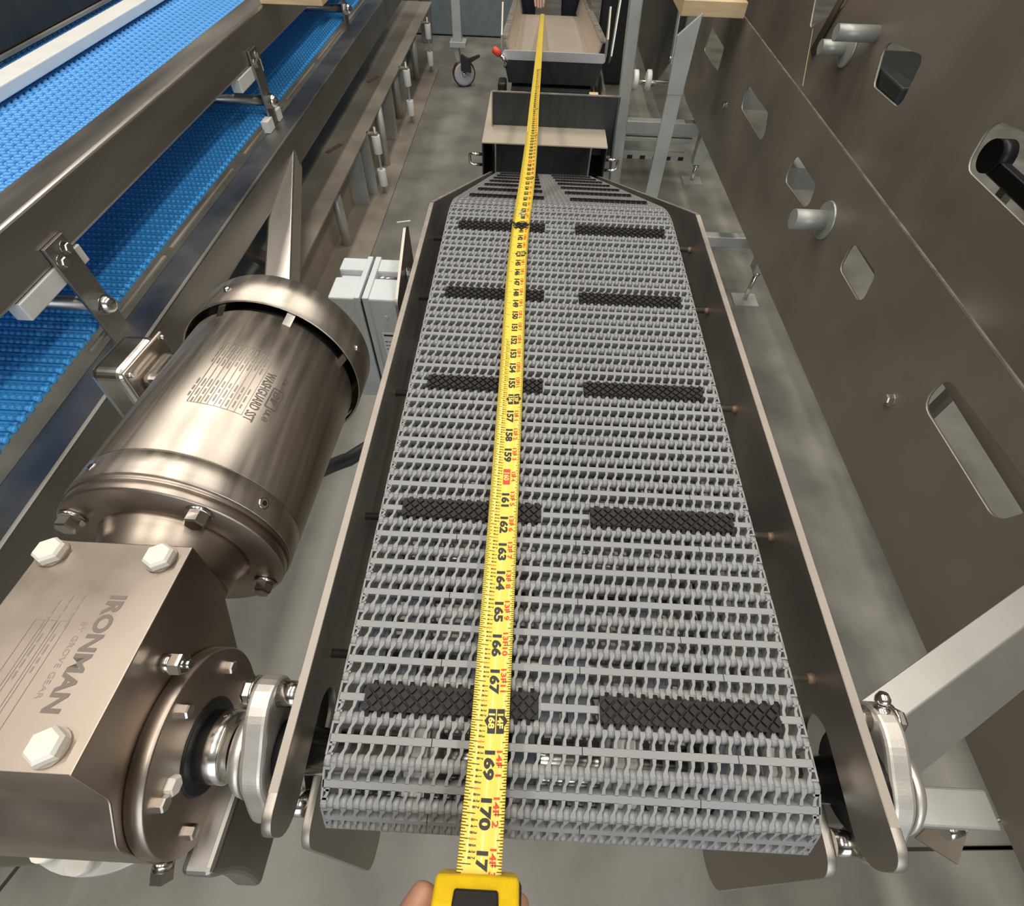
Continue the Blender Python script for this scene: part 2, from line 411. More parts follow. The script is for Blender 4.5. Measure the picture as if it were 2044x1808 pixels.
def rubber_pad(L):
    b = MB(); x1 = L
    b.box(0, x1, -.34, .34, -.05, .09)
    n = int(L/.17); dx = L/ (n//2*2) if n > 1 else .17; n = n//2*2
    for r, yy in enumerate((-.26, -.09, .08, .25)):
        for k in range(n):
            if (k+r) % 2: continue
            cx = (k+.5)*dx
            hw, hh = dx*.80, .150
            tw, th = hw*.86, hh*.86
            y0 = yy
            def cl(v): return max(-.37, min(.37, v))
            base = [(max(0, cx-hw), y0, .08), (cx, cl(y0-hh), .08), (min(L, cx+hw), y0, .08), (cx, cl(y0+hh), .08)]
            top = [(max(0, cx-tw), y0, .17), (cx, cl(y0-th), .17), (min(L, cx+tw), y0, .17), (cx, cl(y0+th), .17)]
            b.add(base+top, [(4,5,6,7), (0,1,5,4), (1,2,6,5), (2,3,7,6), (3,0,4,7)])
    k = 0
    while .06+k*CP < L-.05:                         # moulded fingers along both hinge edges
        x = .06+k*CP
        b.hexa([(x, -.55, -.16), (x+.13, -.55, -.16), (x+.13, -.33, -.1), (x, -.33, -.1), (x+.01, -.5, -.02), (x+.12, -.5, -.02), (x+.12, -.33, .10), (x+.01, -.33, .10)])
        b.hexa([(x+.1, .33, -.1), (x+.23, .33, -.1), (x+.23, .5, -.12), (x+.1, .5, -.12), (x+.11, .33, .10), (x+.22, .33, .10), (x+.22, .46, .0), (x+.11, .46, .0)])
        k += 1
    return b.mesh('rubber_pad')
_p0 = Vector((2.83, ZB-.17))
def path(s):
    """point (y, z) on the hinge-pin line; s = 0 at the first pad row, + away from the camera"""
    sflat0 = YC-2.83; sflat1 = 28.0-2.83; Rb = 9.0; ang = math.radians(23)
    zp = ZB-.17
    if s < sflat0:
        t = (sflat0-s)/RP
        if t <= math.pi: return Vector((YC-RP*math.sin(t), ZCH+RP*math.cos(t)))
        return Vector((YC+(t-math.pi)*RP, ZCH-RP))
    if s <= sflat1: return Vector((2.83+s, zp))
    t = (s-sflat1)/Rb
    if t <= ang: return Vector((28.0+Rb*math.sin(t), zp-Rb*(1-math.cos(t))))
    e = s-sflat1-Rb*ang
    return Vector((28.0+Rb*math.sin(ang)+e*math.cos(ang), zp-Rb*(1-math.cos(ang))-e*math.sin(ang)))
rowme = belt_row((CP*13.9, CP*28.9)), belt_row((CP*8.1, CP*19.9, CP*32.1)); padme = {0: rubber_pad(4.82), 1: rubber_pad(4.95)}
for k in range(-40, 73):
    a = path((k-.5)*PITCH); c = path((k+.5)*PITCH); mid = (a+c)/2; d = (c-a).normalized()
    ang = math.atan2(d.y, d.x)
    rx = Matrix.Rotation(ang, 4, 'X')
    mx = Matrix.Translation(Vector((X0B, mid.x, mid.y))*I) @ rx @ Matrix.Translation(Vector((0, 0, .17))*I)
    link('belt_row', rowme[k % 2], 'belt_grey', belt, mx=mx)
    if k >= 0 and k % 6 == 0 or (k < 0 and k % 6 == 0):
        for q, xo in ((0, .76), (1, 7.28)):
            o = link('rubber_pad', padme[q], 'rubber', belt, mx=mx @ Matrix.Translation(Vector((xo, 0, .0))*I))

# ================================================================== TAPE MEASURE
tape = thing('tape_measure', 'yellow steel tape measure stretched along the grey belt, black numerals', 'tape measure', (-.3, -1, 39.2))
TP = [(174.6, Vector((-.42, -3.3, 39.55))), (171, Vector((-.36, -.62, 39.42)))]
TP += [(168, at(979, 1439, z=38.98)), (156, at(1018, 797, z=38.72)), (144, at(1034, 507, z=38.68)), (132, at(1053, 356, y=34.6)),
       (120, at(1062, 271, y=47)), (108, at(1066, 218, y=59.5))]
prev = TP[-1][1]
hook = at(1083, 29, y=169.2)
n0 = TP[-1][1]
for s in (90, 70, 50, 30, 10, 0): TP.append((s, n0.lerp(hook, (108-s)/108)))
TP.sort(key=lambda q: q[0])
def tape_at(s):
    for i in range(len(TP)-1):
        if TP[i][0] <= s <= TP[i+1][0]:
            s0, p0 = TP[i]; s1, p1 = TP[i+1]; t = (s-s0)/(s1-s0)
            m0 = (TP[i+1][1]-TP[i-1][1])/(TP[i+1][0]-TP[i-1][0]) if i > 0 else (p1-p0)/(s1-s0)
            m1 = (TP[i+2][1]-TP[i][1])/(TP[i+2][0]-TP[i][0]) if i+2 < len(TP) else (p1-p0)/(s1-s0)
            h = s1-s0; t2 = t*t; t3 = t2*t
            return p0*(2*t3-3*t2+1)+m0*h*(t3-2*t2+t)+p1*(-2*t3+3*t2)+m1*h*(t3-t2)
    return TP[-1][1]
TW = 1.0
def tmap(s, u, lift=0.0):      # u: 0..1 across the blade, left to right
    p = tape_at(s); d = (tape_at(min(s+.4, 174.5))-tape_at(max(s-.4, 0))).normalized()
    r = Vector((1, 0, 0)); r = (r-d*r.dot(d)).normalized(); n = r.cross(-d).normalized()
    if n.z < 0: n = -n
    x = (u-.5)*TW
    return p + r*x*.985 + n*(-.0 + .10*((2*abs(u-.5))**2)) + n*lift
b = MB(); vs = []; fs = []; NU = 9; ss = [0.0]
while ss[-1] < 174.4: ss.append(min(174.4, ss[-1]+(.25 if ss[-1] > 84 else 4.0)))
for s in ss:
    for k in range(NU): vs.append(tmap(s, k/(NU-1)))
for s in ss:
    for k in range(NU): vs.append(tmap(s, k/(NU-1), -.02))
nS = len(ss)
for j in range(nS-1):
    for k in range(NU-1):
        fs.append((j*NU+k, j*NU+k+1, (j+1)*NU+k+1, (j+1)*NU+k))
        o = nS*NU; fs.append((o+j*NU+k, o+(j+1)*NU+k, o+(j+1)*NU+k+1, o+j*NU+k+1))
b.add(vs, fs, True)
for j in range(nS-1):
    for k in (0, NU-1): b.f.append([j*NU+k, (j+1)*NU+k, nS*NU+(j+1)*NU+k, nS*NU+j*NU+k]); b.sm.append(False)
blade = build('blade', b, 'tape_yellow', tape); INV[blade.name] = Matrix()
blk = MB(); red = MB(); yel = MB(); LIFT = .010
def tick(mb, s, u0, u1, wd=.016, lift=LIFT):
    n = 3
    vs = [tmap(s-wd/2, u0+(u1-u0)*k/n, lift) for k in range(n+1)] + [tmap(s+wd/2, u0+(u1-u0)*k/n, lift) for k in range(n+1)]
    mb.add(vs, [(k, k+1, n+2+k, n+1+k) for k in range(n)])
def tprint(mb, txt, s, u, size, lift=LIFT, center=True, off=0.008, squeeze=1.0):
    vs, fs, wd = text2d(txt, size, off)
    s0 = s-(wd*squeeze)/2 if center else s
    mb.add([tmap(s0+a*squeeze, u+bb, lift) for a, bb in vs], fs)
def patch(mb, pts, lift=LIFT):
    mb.add([tmap(s, u, lift) for s, u in pts], [tuple(range(len(pts)))])
for n in range(84, 172):
    near = n >= 138
    for q in range(16 if near else (8 if n > 118 else 2)):
        div = 16 if near else (8 if n > 118 else 2)
        s = n+q/div
        if s > 171.2: continue
        f = q*16//div
        ln = .34 if f == 0 else .20 if f == 8 else .17 if f % 4 == 0 else .14 if f % 2 == 0 else .10
        wd = .022 if not near else .018
        tick(blk, s, .0, ln if f else .30, wd)
        tick(blk, s, 1.0-ln*.75, 1.0, wd)
    if n > 171: continue
    if n % 12 == 0:
        patch(blk, [(n-.30, .43), (n-.30, .635), (n+.30, .635), (n+.30, .43), (n+.13, .43), (n, .335), (n-.13, .43)])
        patch(blk, [(n-.30, .665), (n-.30, .87), (n-.13, .87), (n, .96), (n+.13, .87), (n+.30, .87), (n+.30, .665)])
        tprint(yel, str(n), n, .455, .22, LIFT*2, squeeze=1.25); tprint(yel, '%dF' % (n//12), n, .69, .21, LIFT*2, squeeze=1.3)
    elif n % 16 == 0:
        patch(red, [(n-.34, .42), (n-.34, .67), (n+.34, .67), (n+.34, .42)]); tprint(yel, str(n), n, .45, .26, LIFT*2)
        tprint(red, '%dF %d' % (n//12, n % 12), n, .72, .2)
    else:
        tprint(blk, str(n), n, .425, .345, off=.016, squeeze=1.35); tprint(red, '%dF%s%d' % (n//12, '' if n % 12 > 9 else ' ', n % 12), n-.04, .72, .20, off=.006, squeeze=1.45)
    if n >= 152:
        for q, (a, c) in enumerate((('1','8'), ('1','4'), ('3','8'), ('1','2'), ('5','8'), ('3','4'), ('7','8'))):
            s = n+(q+1)/8
            if s > 171: continue
            mb = red if q in (3,) else blk
            tprint(mb, a, s-.0, .305, .10, off=.003); tprint(mb, c, s, .215, .10, off=.003); tick(mb, s+.0, .293, .297, .07)
for nm_, mb_, mm_ in (('black_print', blk, 'print_black'), ('red_print', red, 'print_red'), ('yellow_print', yel, 'tape_yellow')):
    build(nm_, mb_, mm_, blade)['kind'] = 'stuff'
b = MB().box(hook.x-.4, hook.x+.4, hook.y+.0, hook.y+.06, hook.z-.5, hook.z+.12); build('end_hook', b, 'steel_polish', blade)
# case
cx0, cx1 = -1.28, .52
prof = rpoly([(-.78, 39.75), (-1.3, 40.3), (-2.6, 40.45), (-3.7, 39.6), (-3.9, 37.4), (-.82, 37.2), (-.76, 38.9)], [.2, .4, .6, .8, .5, .3, .1], 6)
b = MB().prism(prof, 'x', cx0, cx1); case = build('case', b, 'case_yellow', tape, .22, 4); INV[case.name] = Matrix()
cxm = (cx0+cx1)/2
b = MB().hexa([(cxm-.52, -1.62, 40.28), (cxm+.52, -1.62, 40.28), (cxm+.46, -1.02, 39.8), (cxm-.46, -1.02, 39.8),
               (cxm-.52, -1.62, 40.52), (cxm+.52, -1.62, 40.52), (cxm+.46, -.98, 40.12), (cxm-.46, -.98, 40.12)])
b.box(cxm-.5, cxm+.5, -2.5, -1.62, 40.2, 40.56)
build('lock_button', b, 'black_plastic', case, .05, 2)
b = MB().box(cxm-.4, cxm+.4, -1.72, -1.6, 40.5, 40.62); build('lock_ridge', b, 'black_plastic', case, .04)
b = MB().box(cx1-.02, cx1+.06, -1.7, -.9, 38.6, 39.6); build('side_bumper', b, 'black', case, .04)

# ================================================================== GEARBOX (tilted 5.7 deg about the shaft line)
TILT = Matrix.Rotation(math.radians(-5.66), 4, 'X')
gb = thing('gearbox', 'stainless worm gearbox with IRONMAN etched on top and white plug bolts', 'gearbox', (-11.2, 1.7, 33))
def GM(ox=-11.2, oy=1.65, oz=36.55): return Matrix.Translation(Vector((ox, oy, oz))) @ TILT
G = GM()
# local: x across (-2.05..2.1), y from -1.5 (near) to 4.1 (far), z top 4.25
def g_xf(mb): mb.v = [G @ v for v in mb.v]; return mb
b = MB()
body_prof = rpoly([(-1.55, 4.3), (4.08, 4.3), (4.08, 2.2), (2.9, -.6), (2.2, -2.4), (-2.2, -2.6), (-2.75, -.6), (-2.6, 1.4), (-1.75, 2.6)], [.04, .04, .6, 1.2, 1.2, 1.2, .9, .9, .6], 6)
b.prism(body_prof, 'x', -2.05, 2.1); gbody = build('housing', g_xf(b), 'steel_gear', gb, .06, 2); INV[gbody.name] = Matrix()
b = MB()                                     # output side boss and flange disc
b.rev((2.05, 0, 0), (2.5, 0, 0), [(0, 2.6), (.08, 2.58), (.2, 2.56)], 56); build('boss', g_xf(b), 'steel_gear', gb)
b = MB().rev((2.13, 0, 0), (2.6, 0, 0), [(0, 2.70), (.43, 2.70), (.47, 2.66)], 64); disc = build('flange_disc', g_xf(b), 'steel_gear', gb); INV[disc.name] = Matrix()
b = MB().rev((2.58, 0, 0), (2.66, 0, 0), [(0, 1.32), (.06, 1.3), (.08, 1.26)], 36); build('shaft_seal', g_xf(b), 'black', disc)
b = MB().rev((2.6, 0, 0), (3.5, 0, 0), [(0, .98), (.72, .98), (.78, .92), (.8, .75), (.9, .75)], 32); build('hollow_shaft', g_xf(b), 'steel_polish', disc)
b = MB().cyl((3.05, -.9*math.cos(1.0), -.9*math.sin(-.3)), (3.05, -1.0*math.cos(1.0), -.98*math.sin(-.3)), .1, 10); build('set_screw', g_xf(b), 'black', disc)
for k in range(6):
    a = math.radians(20+60*k); p = (2.6, 2.12*math.cos(a), 2.12*math.sin(a))
    b = MB().hexbolt(p, (1, 0, 0), .2, .2, False); build('bolt', g_xf(b), 'steel_polish', disc)
for a in (75, 195):
    a = math.radians(a+60); p = Vector((2.6, 1.72*math.cos(a), 1.72*math.sin(a)))
    b = MB().rev(p, p+Vector((1, 0, 0)), [(0, .27), (.14, .27), (.2, .22)], 6, False); o = build('plug', g_xf(b), 'white_cap', disc); o['label'] = 'white plastic plug'
b = MB(); p = Vector((2.1, 1.25, 3.1))       # breather on the side face
b.cyl(p, p+Vector((.28, 0, 0)), .25, 16); b.rev(p+Vector((.28, 0, 0)), p+Vector((.6, 0, 0)), [(0, .3), (.28, .3), (.32, .26)], 6, False); b.cyl(p+Vector((.6, 0, 0)), p+Vector((.75, 0, 0)), .12, 12)
build('breather', g_xf(b), 'steel_polish', gb)
for (x, y) in ((-1.62, 3.62), (1.44, 3.62), (1.36, -1.06), (-1.62, -1.06)):      # white plug bolts on top
    b = MB(); b.cyl((x, y, 4.3), (x, y, 4.36), .42, 20)
    w_ = build('washer', g_xf(b), 'steel_gear', gb)
    b = MB().rev((x, y, 4.34), (x, y, 4.62), [(0, .40), (.2, .40), (.28, .33)], 6, False); o = build('plug_bolt', g_xf(b), 'white_cap', gb); o['label'] = 'white plastic hex plug'
# near and lower features
b = MB().prism(rpoly([(-1.6, -1.2), (-2.2, -2.0), (-2.2, -5.4), (2.6, -5.6), (2.9, -2.2)], [.3, .4, .6, .6, .3], 6), 'x', -1.9, 2.0)
build('base', g_xf(b), 'steel_gear', gb, .08, 2)
b = MB().rev((-1.2, 0.0, -2.75), (-1.2, 0.0, -3.15), [(0, 3.05), (.3, 3.05), (.4, 2.95)], 48); foot = build('foot_ring', g_xf(b), 'galv', gb); INV[foot.name] = Matrix()
for a in (246, 272, 300):
    a = math.radians(a); p = Vector((-1.2+2.7*math.cos(a), 2.7*math.sin(a), -2.8)); b = MB().cyl(p, p+Vector((0, 0, .4)), .34, 16); build('plug', g_xf(b), 'white_cap', foot)
b = MB(); p = Vector((1.3, -2.5, -2.5)); b.cyl(p, p+Vector((0, -.2, -.16)), .28, 14); b.rev(p+Vector((0, -.2, -.16)), p+Vector((0, -.5, -.4)), [(0, .34), (.34, .34), (.38, .28)], 6, False); build('drain_plug', g_xf(b), 'steel_polish', gb)
b = MB()                                      # curved torque plate between gearbox and frame
arc = [(-2.7+.2*k, -5.2-.55*math.sin(k/16*math.pi)) for k in range(17)]
poly = [(-2.9, -1.5)] + [(-3.0+.25*math.sin(t/8*math.pi), -1.5-4.3*t/8) for t in range(1, 9)] + [(2.2, -5.8), (2.4, -1.5)]
b.prism(poly, 'x', 2.35, 3.3); build('torque_plate', g_xf(b), 'steel_dark', gb, .2, 3)
# neck towards the motor (worm axis 2.0 above the shaft)
b = MB().rev((0, 4.0, 1.93), (0, 5.2, 1.93), [(0, 1.75), (.2, 1.75), (.21, 1.98), (.24, 2.02), (.9, 2.18), (1.1, 2.26), (1.2, 2.34)], 48); build('neck', g_xf(b), 'steel_gear', gb)
b = MB().rev((0, 5.2, 1.93), (0, 5.72, 1.93), [(0, 2.0), (.01, 3.38), (.06, 3.46), (.36, 3.46), (.38, 3.4), (.40, 3.5), (.52, 3.5)], 64); mf = build('motor_flange', g_xf(b), 'steel_gear', gb); INV[mf.name] = Matrix()
for a in (45, 135, 225, 315):
    a = math.radians(a+8); p = Vector((3.0*math.cos(a), 5.2, 1.93+3.0*math.sin(a)))
    b = MB(); b.rev(p, p-Vector((0, .1, 0)), [(0, .42), (.1, .38)], 16); b.rev(p-Vector((0, .1, 0)), p-Vector((0, .45, 0)), [(0, .32), (.3, .32), (.35, .27)], 6, False); build('bolt', g_xf(b), 'steel_polish', mf)
# etched writing on the top face: read towards the camera, letter tops to the right
def g_text(mb, txt, x, y, size, off=0.0, sq=1.0, lift=.0):
    vs, fs, wd = text2d(txt, size, off)
    mb.add([G @ Vector((x+bb, y-a*sq, 4.306+lift)) for a, bb in vs], fs)
e = MB(); g_text(e, 'IRONMAN', .68, 2.5, .58, .022, 1.08)
build('etched_name', e, 'etch', gb)
e = MB(); g_text(e, 'BY GROVE GEAR', .34, 1.75, .20, .0, 1.25)
def g_line(mb, x0, y0, x1, y1, wd=.018):
    if abs(x1-x0) > abs(y1-y0): pts = [(x0, y0-wd/2), (x1, y0-wd/2), (x1, y0+wd/2), (x0, y0+wd/2)]
    else: pts = [(x0-wd/2, y0), (x0+wd/2, y0), (x0+wd/2, y1), (x0-wd/2, y1)]
    mb.add([G @ Vector((a, c, 4.306)) for a, c in pts], [(0, 1, 2, 3)])
def g_box(mb, x0, x1, y0, y1): g_line(mb, x0, y0, x1, y0); g_line(mb, x0, y1, x1, y1); g_line(mb, x0, y0, x0, y1); g_line(mb, x1, y0, x1, y1)
for k, x in enumerate((.02, -.3, -.62)): g_box(e, x-.24, x, -.9 if k else -1.1, 1.75)
for k, x in enumerate((-.98, -1.3)): g_box(e, x-.26, x, -.35, .62); g_box(e, x-.26, x, -1.3, -.55)
for (x, y) in ((.0, 2.45), (-.3, 2.45), (-.55, 2.3), (-.12, 1.4), (-.44, 1.4), (-1.1, .5), (-1.42, .5)):   # worn small print as strokes
    t = y
    for q in range(4):
        ln = .12+.16*random.random(); g_line(e, x-.02, t-ln, x-.02, t, .05); t -= ln+.07
build('etched_table', e, 'etch_faint', gb)

# ================================================================== MOTOR
mo = thing('electric_motor', 'round brushed stainless washdown motor with fan cowl beside the belt', 'motor', (-11.2, 12, 33))
AX = Vector((0, math.cos(math.radians(5.66)), -math.sin(math.radians(5.66))))
A0 = G @ Vector((0, 5.72, 1.93))                 # start of the end bell
def along(t): return A0+AX*t
RX = Vector((1, 0, 0)); UPV = RX.cross(AX)
b = MB().rev(along(0), along(.95), [(0, 3.5), (.02, 3.54), (.9, 3.54), (.95, 3.5)], 72); eb = build('end_bell', b, 'steel_motor', mo); INV[eb.name] = Matrix()
b = MB().rev(along(.95), along(8.6), [(0, 3.49), (.03, 3.54), (7.55, 3.54), (7.62, 3.48), (7.65, 3.3)], 72); hull = build('body', b, 'steel_motor', mo); INV[hull.name] = Matrix()
b = MB().rev(along(8.55), along(9.6), [(0, 3.3), (1.0, 3.3)], 48); build('inner_ring', b, 'black', mo)
# cowl: open drum
b = MB(); seg = 72; prof = [(8.75, 3.78), (8.75, 3.86), (10.75, 3.86), (10.95, 3.7), (10.95, 0.01), (10.85, 0.01), (10.85, 3.6), (10.7, 3.78), (8.75, 3.78)]
b.rev(along(0), along(1), prof, seg, True, False); cowl = build('fan_cowl', b, 'steel_motor', mo); INV[cowl.name] = Matrix()
for a in (20, 62, 105, 150, 195, 240, 285, 330):
    a = math.radians(a); d = RX*math.cos(a)+UPV*math.sin(a); t = AX.cross(d)
    p = along(8.25)+d*3.56; q = along(8.95)+d*3.72
    b = MB().bar(along(8.2)+d*3.5, along(8.95)+d*3.74, .32, .1, d); build('cowl_tab', b, 'steel_polish', cowl)
for a in (15, 107, 195, 287):
    a = math.radians(a); d = RX*math.cos(a)+UPV*math.sin(a); p = along(9.7)+d*3.85
    b = MB().rev(p, p+d*.14, [(0, .17), (.08, .16), (.14, .1)], 16); build('cowl_screw', b, 'steel_polish', cowl)
for a in (118, 28):
    a = math.radians(a); d = RX*math.cos(a)+UPV*math.sin(a); p = along(.48)+d*3.53
    b = MB().rev(p, p+d*.04, [(0, .2), (.03, .19), (.04, .14)], 18); o = build('drain_plug', b, 'steel_polish', eb); INV[o.name] = Matrix()
    b = MB().rev(p+d*.03, p+d*.05, [(0, .1), (.02, .1)], 6, False); build('socket_shade', b, 'black', eb)  # flat black hexagon imitates the shade in a recessed socket
# nameplate print etched on the drum
ROTN = 31.0                                      # the print sits on the belt side of the drum
def m_print(mb, txt, t, ang, size, off=0.0, sq=1.0, r=3.552):
    vs, fs, wd = text2d(txt, size, off)
    out = []
    for a, bb in vs:
        th = math.radians(ang-ROTN)-bb/r; d = RX*math.cos(th)+UPV*math.sin(th); out.append(along(t-a*sq)+d*r)
    mb.add(out, fs)
def m_line(mb, t0, t1, a0, a1, wd=.03, r=3.551):
    n = 12; vs = []
    if abs(t1-t0) > .01:
        for k in range(2):
            for tt in (t0, t1):
                th = math.radians(a0-ROTN)+(k-.5)*wd/r; d = RX*math.cos(th)+UPV*math.sin(th); vs.append(along(tt)+d*r)
        mb.add(vs, [(0, 1, 3, 2)])
    else:
        for k in range(n+1):
            th = math.radians(a0-ROTN+(a1-a0)*k/n); d = RX*math.cos(th)+UPV*math.sin(th); vs += [along(t0-wd/2)+d*r, along(t0+wd/2)+d*r]
        mb.add(vs, [(2*k, 2*k+1, 2*k+3, 2*k+2) for k in range(n)])
e = MB(); m_print(e, 'WASHGUARD SST', 5.45, 88.5, .46, .006, .66)
m_print(e, 'EMP', 4.72, 80.4, .34, .012, 1.0); m_print(e, 'CE', 5.5, 79, .22, 0, 1.2); m_print(e, 'UL', 3.8, 80, .26, .006, 1.0); m_print(e, '@', 3.45, 79.5, .22)
for a in (75.4, 81.6): m_line(e, 3.9, 4.85, a, a, .06)
for t in (3.9, 4.85): m_line(e, t, t, 75.4, 81.6, .05)
build('etched_name', e, 'etch', hull)
e = MB()
for k, a in enumerate((89.6, 93.6, 97.2, 100.6, 104, 107.4, 110.8, 114.2, 117.6)): m_line(e, 3.1, 6.35, a, a, .02)
for t in (3.1, 6.35): m_line(e, t, t, 89.6, 117.6, .02)
for k in range(9):                                  # the small entries are too worn to read: short strokes
    a = 92.0+3.4*k
    for t0 in (6.2, 4.3):
        t = t0
        for q in range(3):
            ln = .18+.22*random.random(); m_line(e, t-ln, t, a, a, .05); t -= ln+.1
build('etched_table', e, 'etch_faint', hull)
# conduit box on the far-left flank
CB = Matrix.Translation(along(7.55)+Vector((0, 0, .15))) @ TILT
def cxf(mb): mb.v = [CB @ v for v in mb.v]; return mb
b = MB().box(-4.35, -2.6, -1.1, .9, -1.15, 1.3); o = build('box_neck', cxf(b), 'steel_polish', mo, .35, 4)
b = MB().box(-4.5, -4.35, -1.5, 1.45, -1.7, 1.85); cb = build('conduit_box_rim', cxf(b), 'steel_motor', mo, .06, 2); INV[cb.name] = Matrix()
b = MB().box(-6.1, -4.52, -1.4, 1.35, -1.6, 1.75); build('conduit_box_cover', cxf(b), 'steel_polish', mo, .4, 5)
for y in (-1.3, 1.25):
    for z in (-1.5, 1.65):
        b = MB().rev((-4.35, y, z), (-4.2, y, z), [(0, .13), (.1, .12), (.15, .08)], 12); build('screw', cxf(b), 'steel_polish', cb)
# cable under the motor
b = MB(); pts = [at(560, 1010, z=27), at(640, 950, z=28), at(700, 925, z=29), at(790, 860, z=30)]
sm = []
for i in range(len(pts)-1):
    for k in range(6): sm.append(pts[i].lerp(pts[i+1], k/6)+Vector((0, 0, .5*math.sin((i+k/6)/3*math.pi))))
b.tube(sm, .42, 12); tag(build('power_cable', b, 'hose'), 'thick dark power cable running under the motor towards the belt frame', 'cable')

# ================================================================== ELECTRICAL ENCLOSURE
en = thing('electrical_box', 'light grey two-part plastic switch box hung on the left side plate', 'electrical box', (-8.8, 25, 28.4))
def half(x0, x1, nm):
    pr = [(x0, 23.0), (x1, 23.0), (x1, 26.7), (x0, 26.7)]
    b = MB()
    st = .35
    b.box(x0, x1, 23.0, 24.9, 28.5, 36.3); b.box(x0, x1, 25.6, 26.8, 28.5, 36.3); b.box(x0+.1, x1-.1, 24.9, 25.6, 28.5, 35.95)
    return build(nm, b, 'grey_box', en, .1, 2)
hl = half(-10.75, -9.0, 'box_lid'); hr = half(-8.82, -7.0, 'box_base'); INV[hr.name] = Matrix(); INV[hl.name] = Matrix()
b = MB().box(-9.3, -8.98, 22.93, 26.87, 28.4, 36.4); build('lid_flange', b, 'grey_box', hl, .05)
b = MB().box(-8.84, -8.5, 22.93, 26.87, 28.4, 36.4); build('base_flange', b, 'grey_box', hr, .05)
b = MB().box(-9.0, -8.8, 23.15, 26.6, 28.6, 36.15); build('gasket', b, 'black', en)
b = MB().cyl((-9.4, 25.25, 36.05), (-7.3, 25.25, 36.05), .12, 10); build('hinge_screw', b, 'steel_polish', hr)
b = MB().prism(rpoly([(22.4, 29), (27.3, 29), (27.3, 38.2), (26.7, 38.4), (22.4, 36.6)], [.3, .3, .3, .3, .5]), 'x', -6.9, -6.75); mp = build('mounting_plate', b, 'steel_plate', en); INV[mp.name] = Matrix()
for z in (36.4, 30):
    b = MB().cyl((-7.05, 25.4, z), (-6.0, 25.4, z), .16, 12); b.hexbolt((-6.75, 25.4, z), (1, 0, 0), .26, .2); build('bolt', b, 'steel_polish', mp)
b = MB().box(-8.15, -7.08, 22.97, 22.99, 30.4, 34.0); lb = build('rating_label', b, 'label_white', hr); INV[lb.name] = Matrix()
e = MB()
def lprint(txt, x, z, size):
    vs, fs, wd = text2d(txt, size); e.add([(x+a, 22.96, z+bb) for a, bb in vs], fs)
e.add([(-8.08, 22.96, 33.75), (-7.45, 22.96, 33.75), (-7.45, 22.96, 33.88), (-8.08, 22.96, 33.88)], [(0, 1, 2, 3)])
lprint('UL', -7.36, 33.55, .26)
for k in range(10):
    z = 33.3-.28*k-(.12 if k > 2 else 0); x = -8.08; end = -7.2-.25*random.random()
    while x < end:
        ln = .06+.14*random.random(); e.add([(x, 22.96, z), (min(x+ln, end), 22.96, z), (min(x+ln, end), 22.96, z+.06), (x, 22.96, z+.06)], [(0, 1, 2, 3)]); x += ln+.05
build('label_print', e, 'print_black', lb)
b = MB().rev((-7.7, 23.0, 35.1), (-7.7, 22.97, 35.1), [(0, .12), (.03, .1)], 12); build('moulded_dot', b, 'grey_box', hr)

# ================================================================== BLUE CONVEYOR ON THE LEFT
bc = thing('blue_belt_conveyor_frame', 'brushed steel two-tier frame of the blue belt conveyor', 'conveyor frame', (-38, 60, 0))
ya, yb = -6, 205
bx0, bx1, bz0, bz1 = -39.3, -36.0, 30.1, 34.1
b = MB().box(bx0, bx1, ya, yb, bz0, bz1); build('upper_beam', b, 'steel', bc, .35, 4)
lz1 = 23.0; pL = at(400, 447, z=lz1); pR = at(544, 338, z=lz1)
lx0, lx1 = -36.15, -33.0
b = MB().box(lx0, lx1, ya, yb, 18.6, lz1); lbm = build('lower_beam', b, 'steel_dark', bc, .25, 3); INV[lbm.name] = Matrix()
nuts = MB()
for y in (34.2, 77.5, 120.5):
    xb = -35.95
    b = MB().box(xb, xb+.3, y-1.2, y+1.2, 19.8, 31.6); br = build('bracket_bar', b, 'steel_dark', bc, .05); INV[br.name] = Matrix()
    for dy in (-.55, .55):
        b = MB().hexbolt((xb+.3, y+dy, 30.4+ (0.35 if dy > 0 else -.2)), (1, 0, 0), .4, .3); build('bolt', b, 'steel_polish', br)
        b = MB().hexbolt((xb+.3, y+dy*.2, 20.4), (1, 0, 0), .2, .18); build('bolt', b, 'steel_polish', br)
    b = MB(); p = Vector((xb+.3, y, 25.9)); b.rev(p, p+Vector((.5, 0, 0)), [(0, .9), (.5, .9)], 6, False)
    prof = [(.5+.8*math.sin(t/6*math.pi/2), .8*math.cos(t/6*math.pi/2)+.001) for t in range(7)]
    b.rev(p, p+Vector((1, 0, 0)), prof, 20); build('acorn_nut', b, 'steel_polish', br)
    b = MB().cyl((-60, y, 25.9), (xb, y, 25.9), .62, 20); build('cross_shaft', b, 'steel', bc)
    b = MB().box(xb-1.25, xb-.02, y-5.6, y+2.2, 28.6, 30.05); build('spacer_block', b, 'white_plastic', bc, .08)
    if y != 77.5: continue
    b = MB().box(xb-.42, xb+.55, y-2.9, y-1.0, lz1+.02, lz1+1.4); build('spacer_block', b, 'white_plastic', bc, .06)
    b = MB().box(xb-.42, xb+.55, y+1.0, y+2.4, lz1+.02, lz1+1.4); build('spacer_block', b, 'white_plastic', bc, .06)
lg0 = Vector((-34.75, 76, 19.5)); lg1 = at(560, 660, z=13.6)
b = MB().bar(lg0, lg1, 3.1, 3.6, (0, 0, 1)); build('strut', b, 'steel', bc, .25, 3)
b = MB().bar(Vector((-34.4, 55, 19)), Vector((-34.6, 61, 11.8)), 1.5, 1.5, (1, 0, 0)); build('brace', b, 'steel_dark', bc, .15)
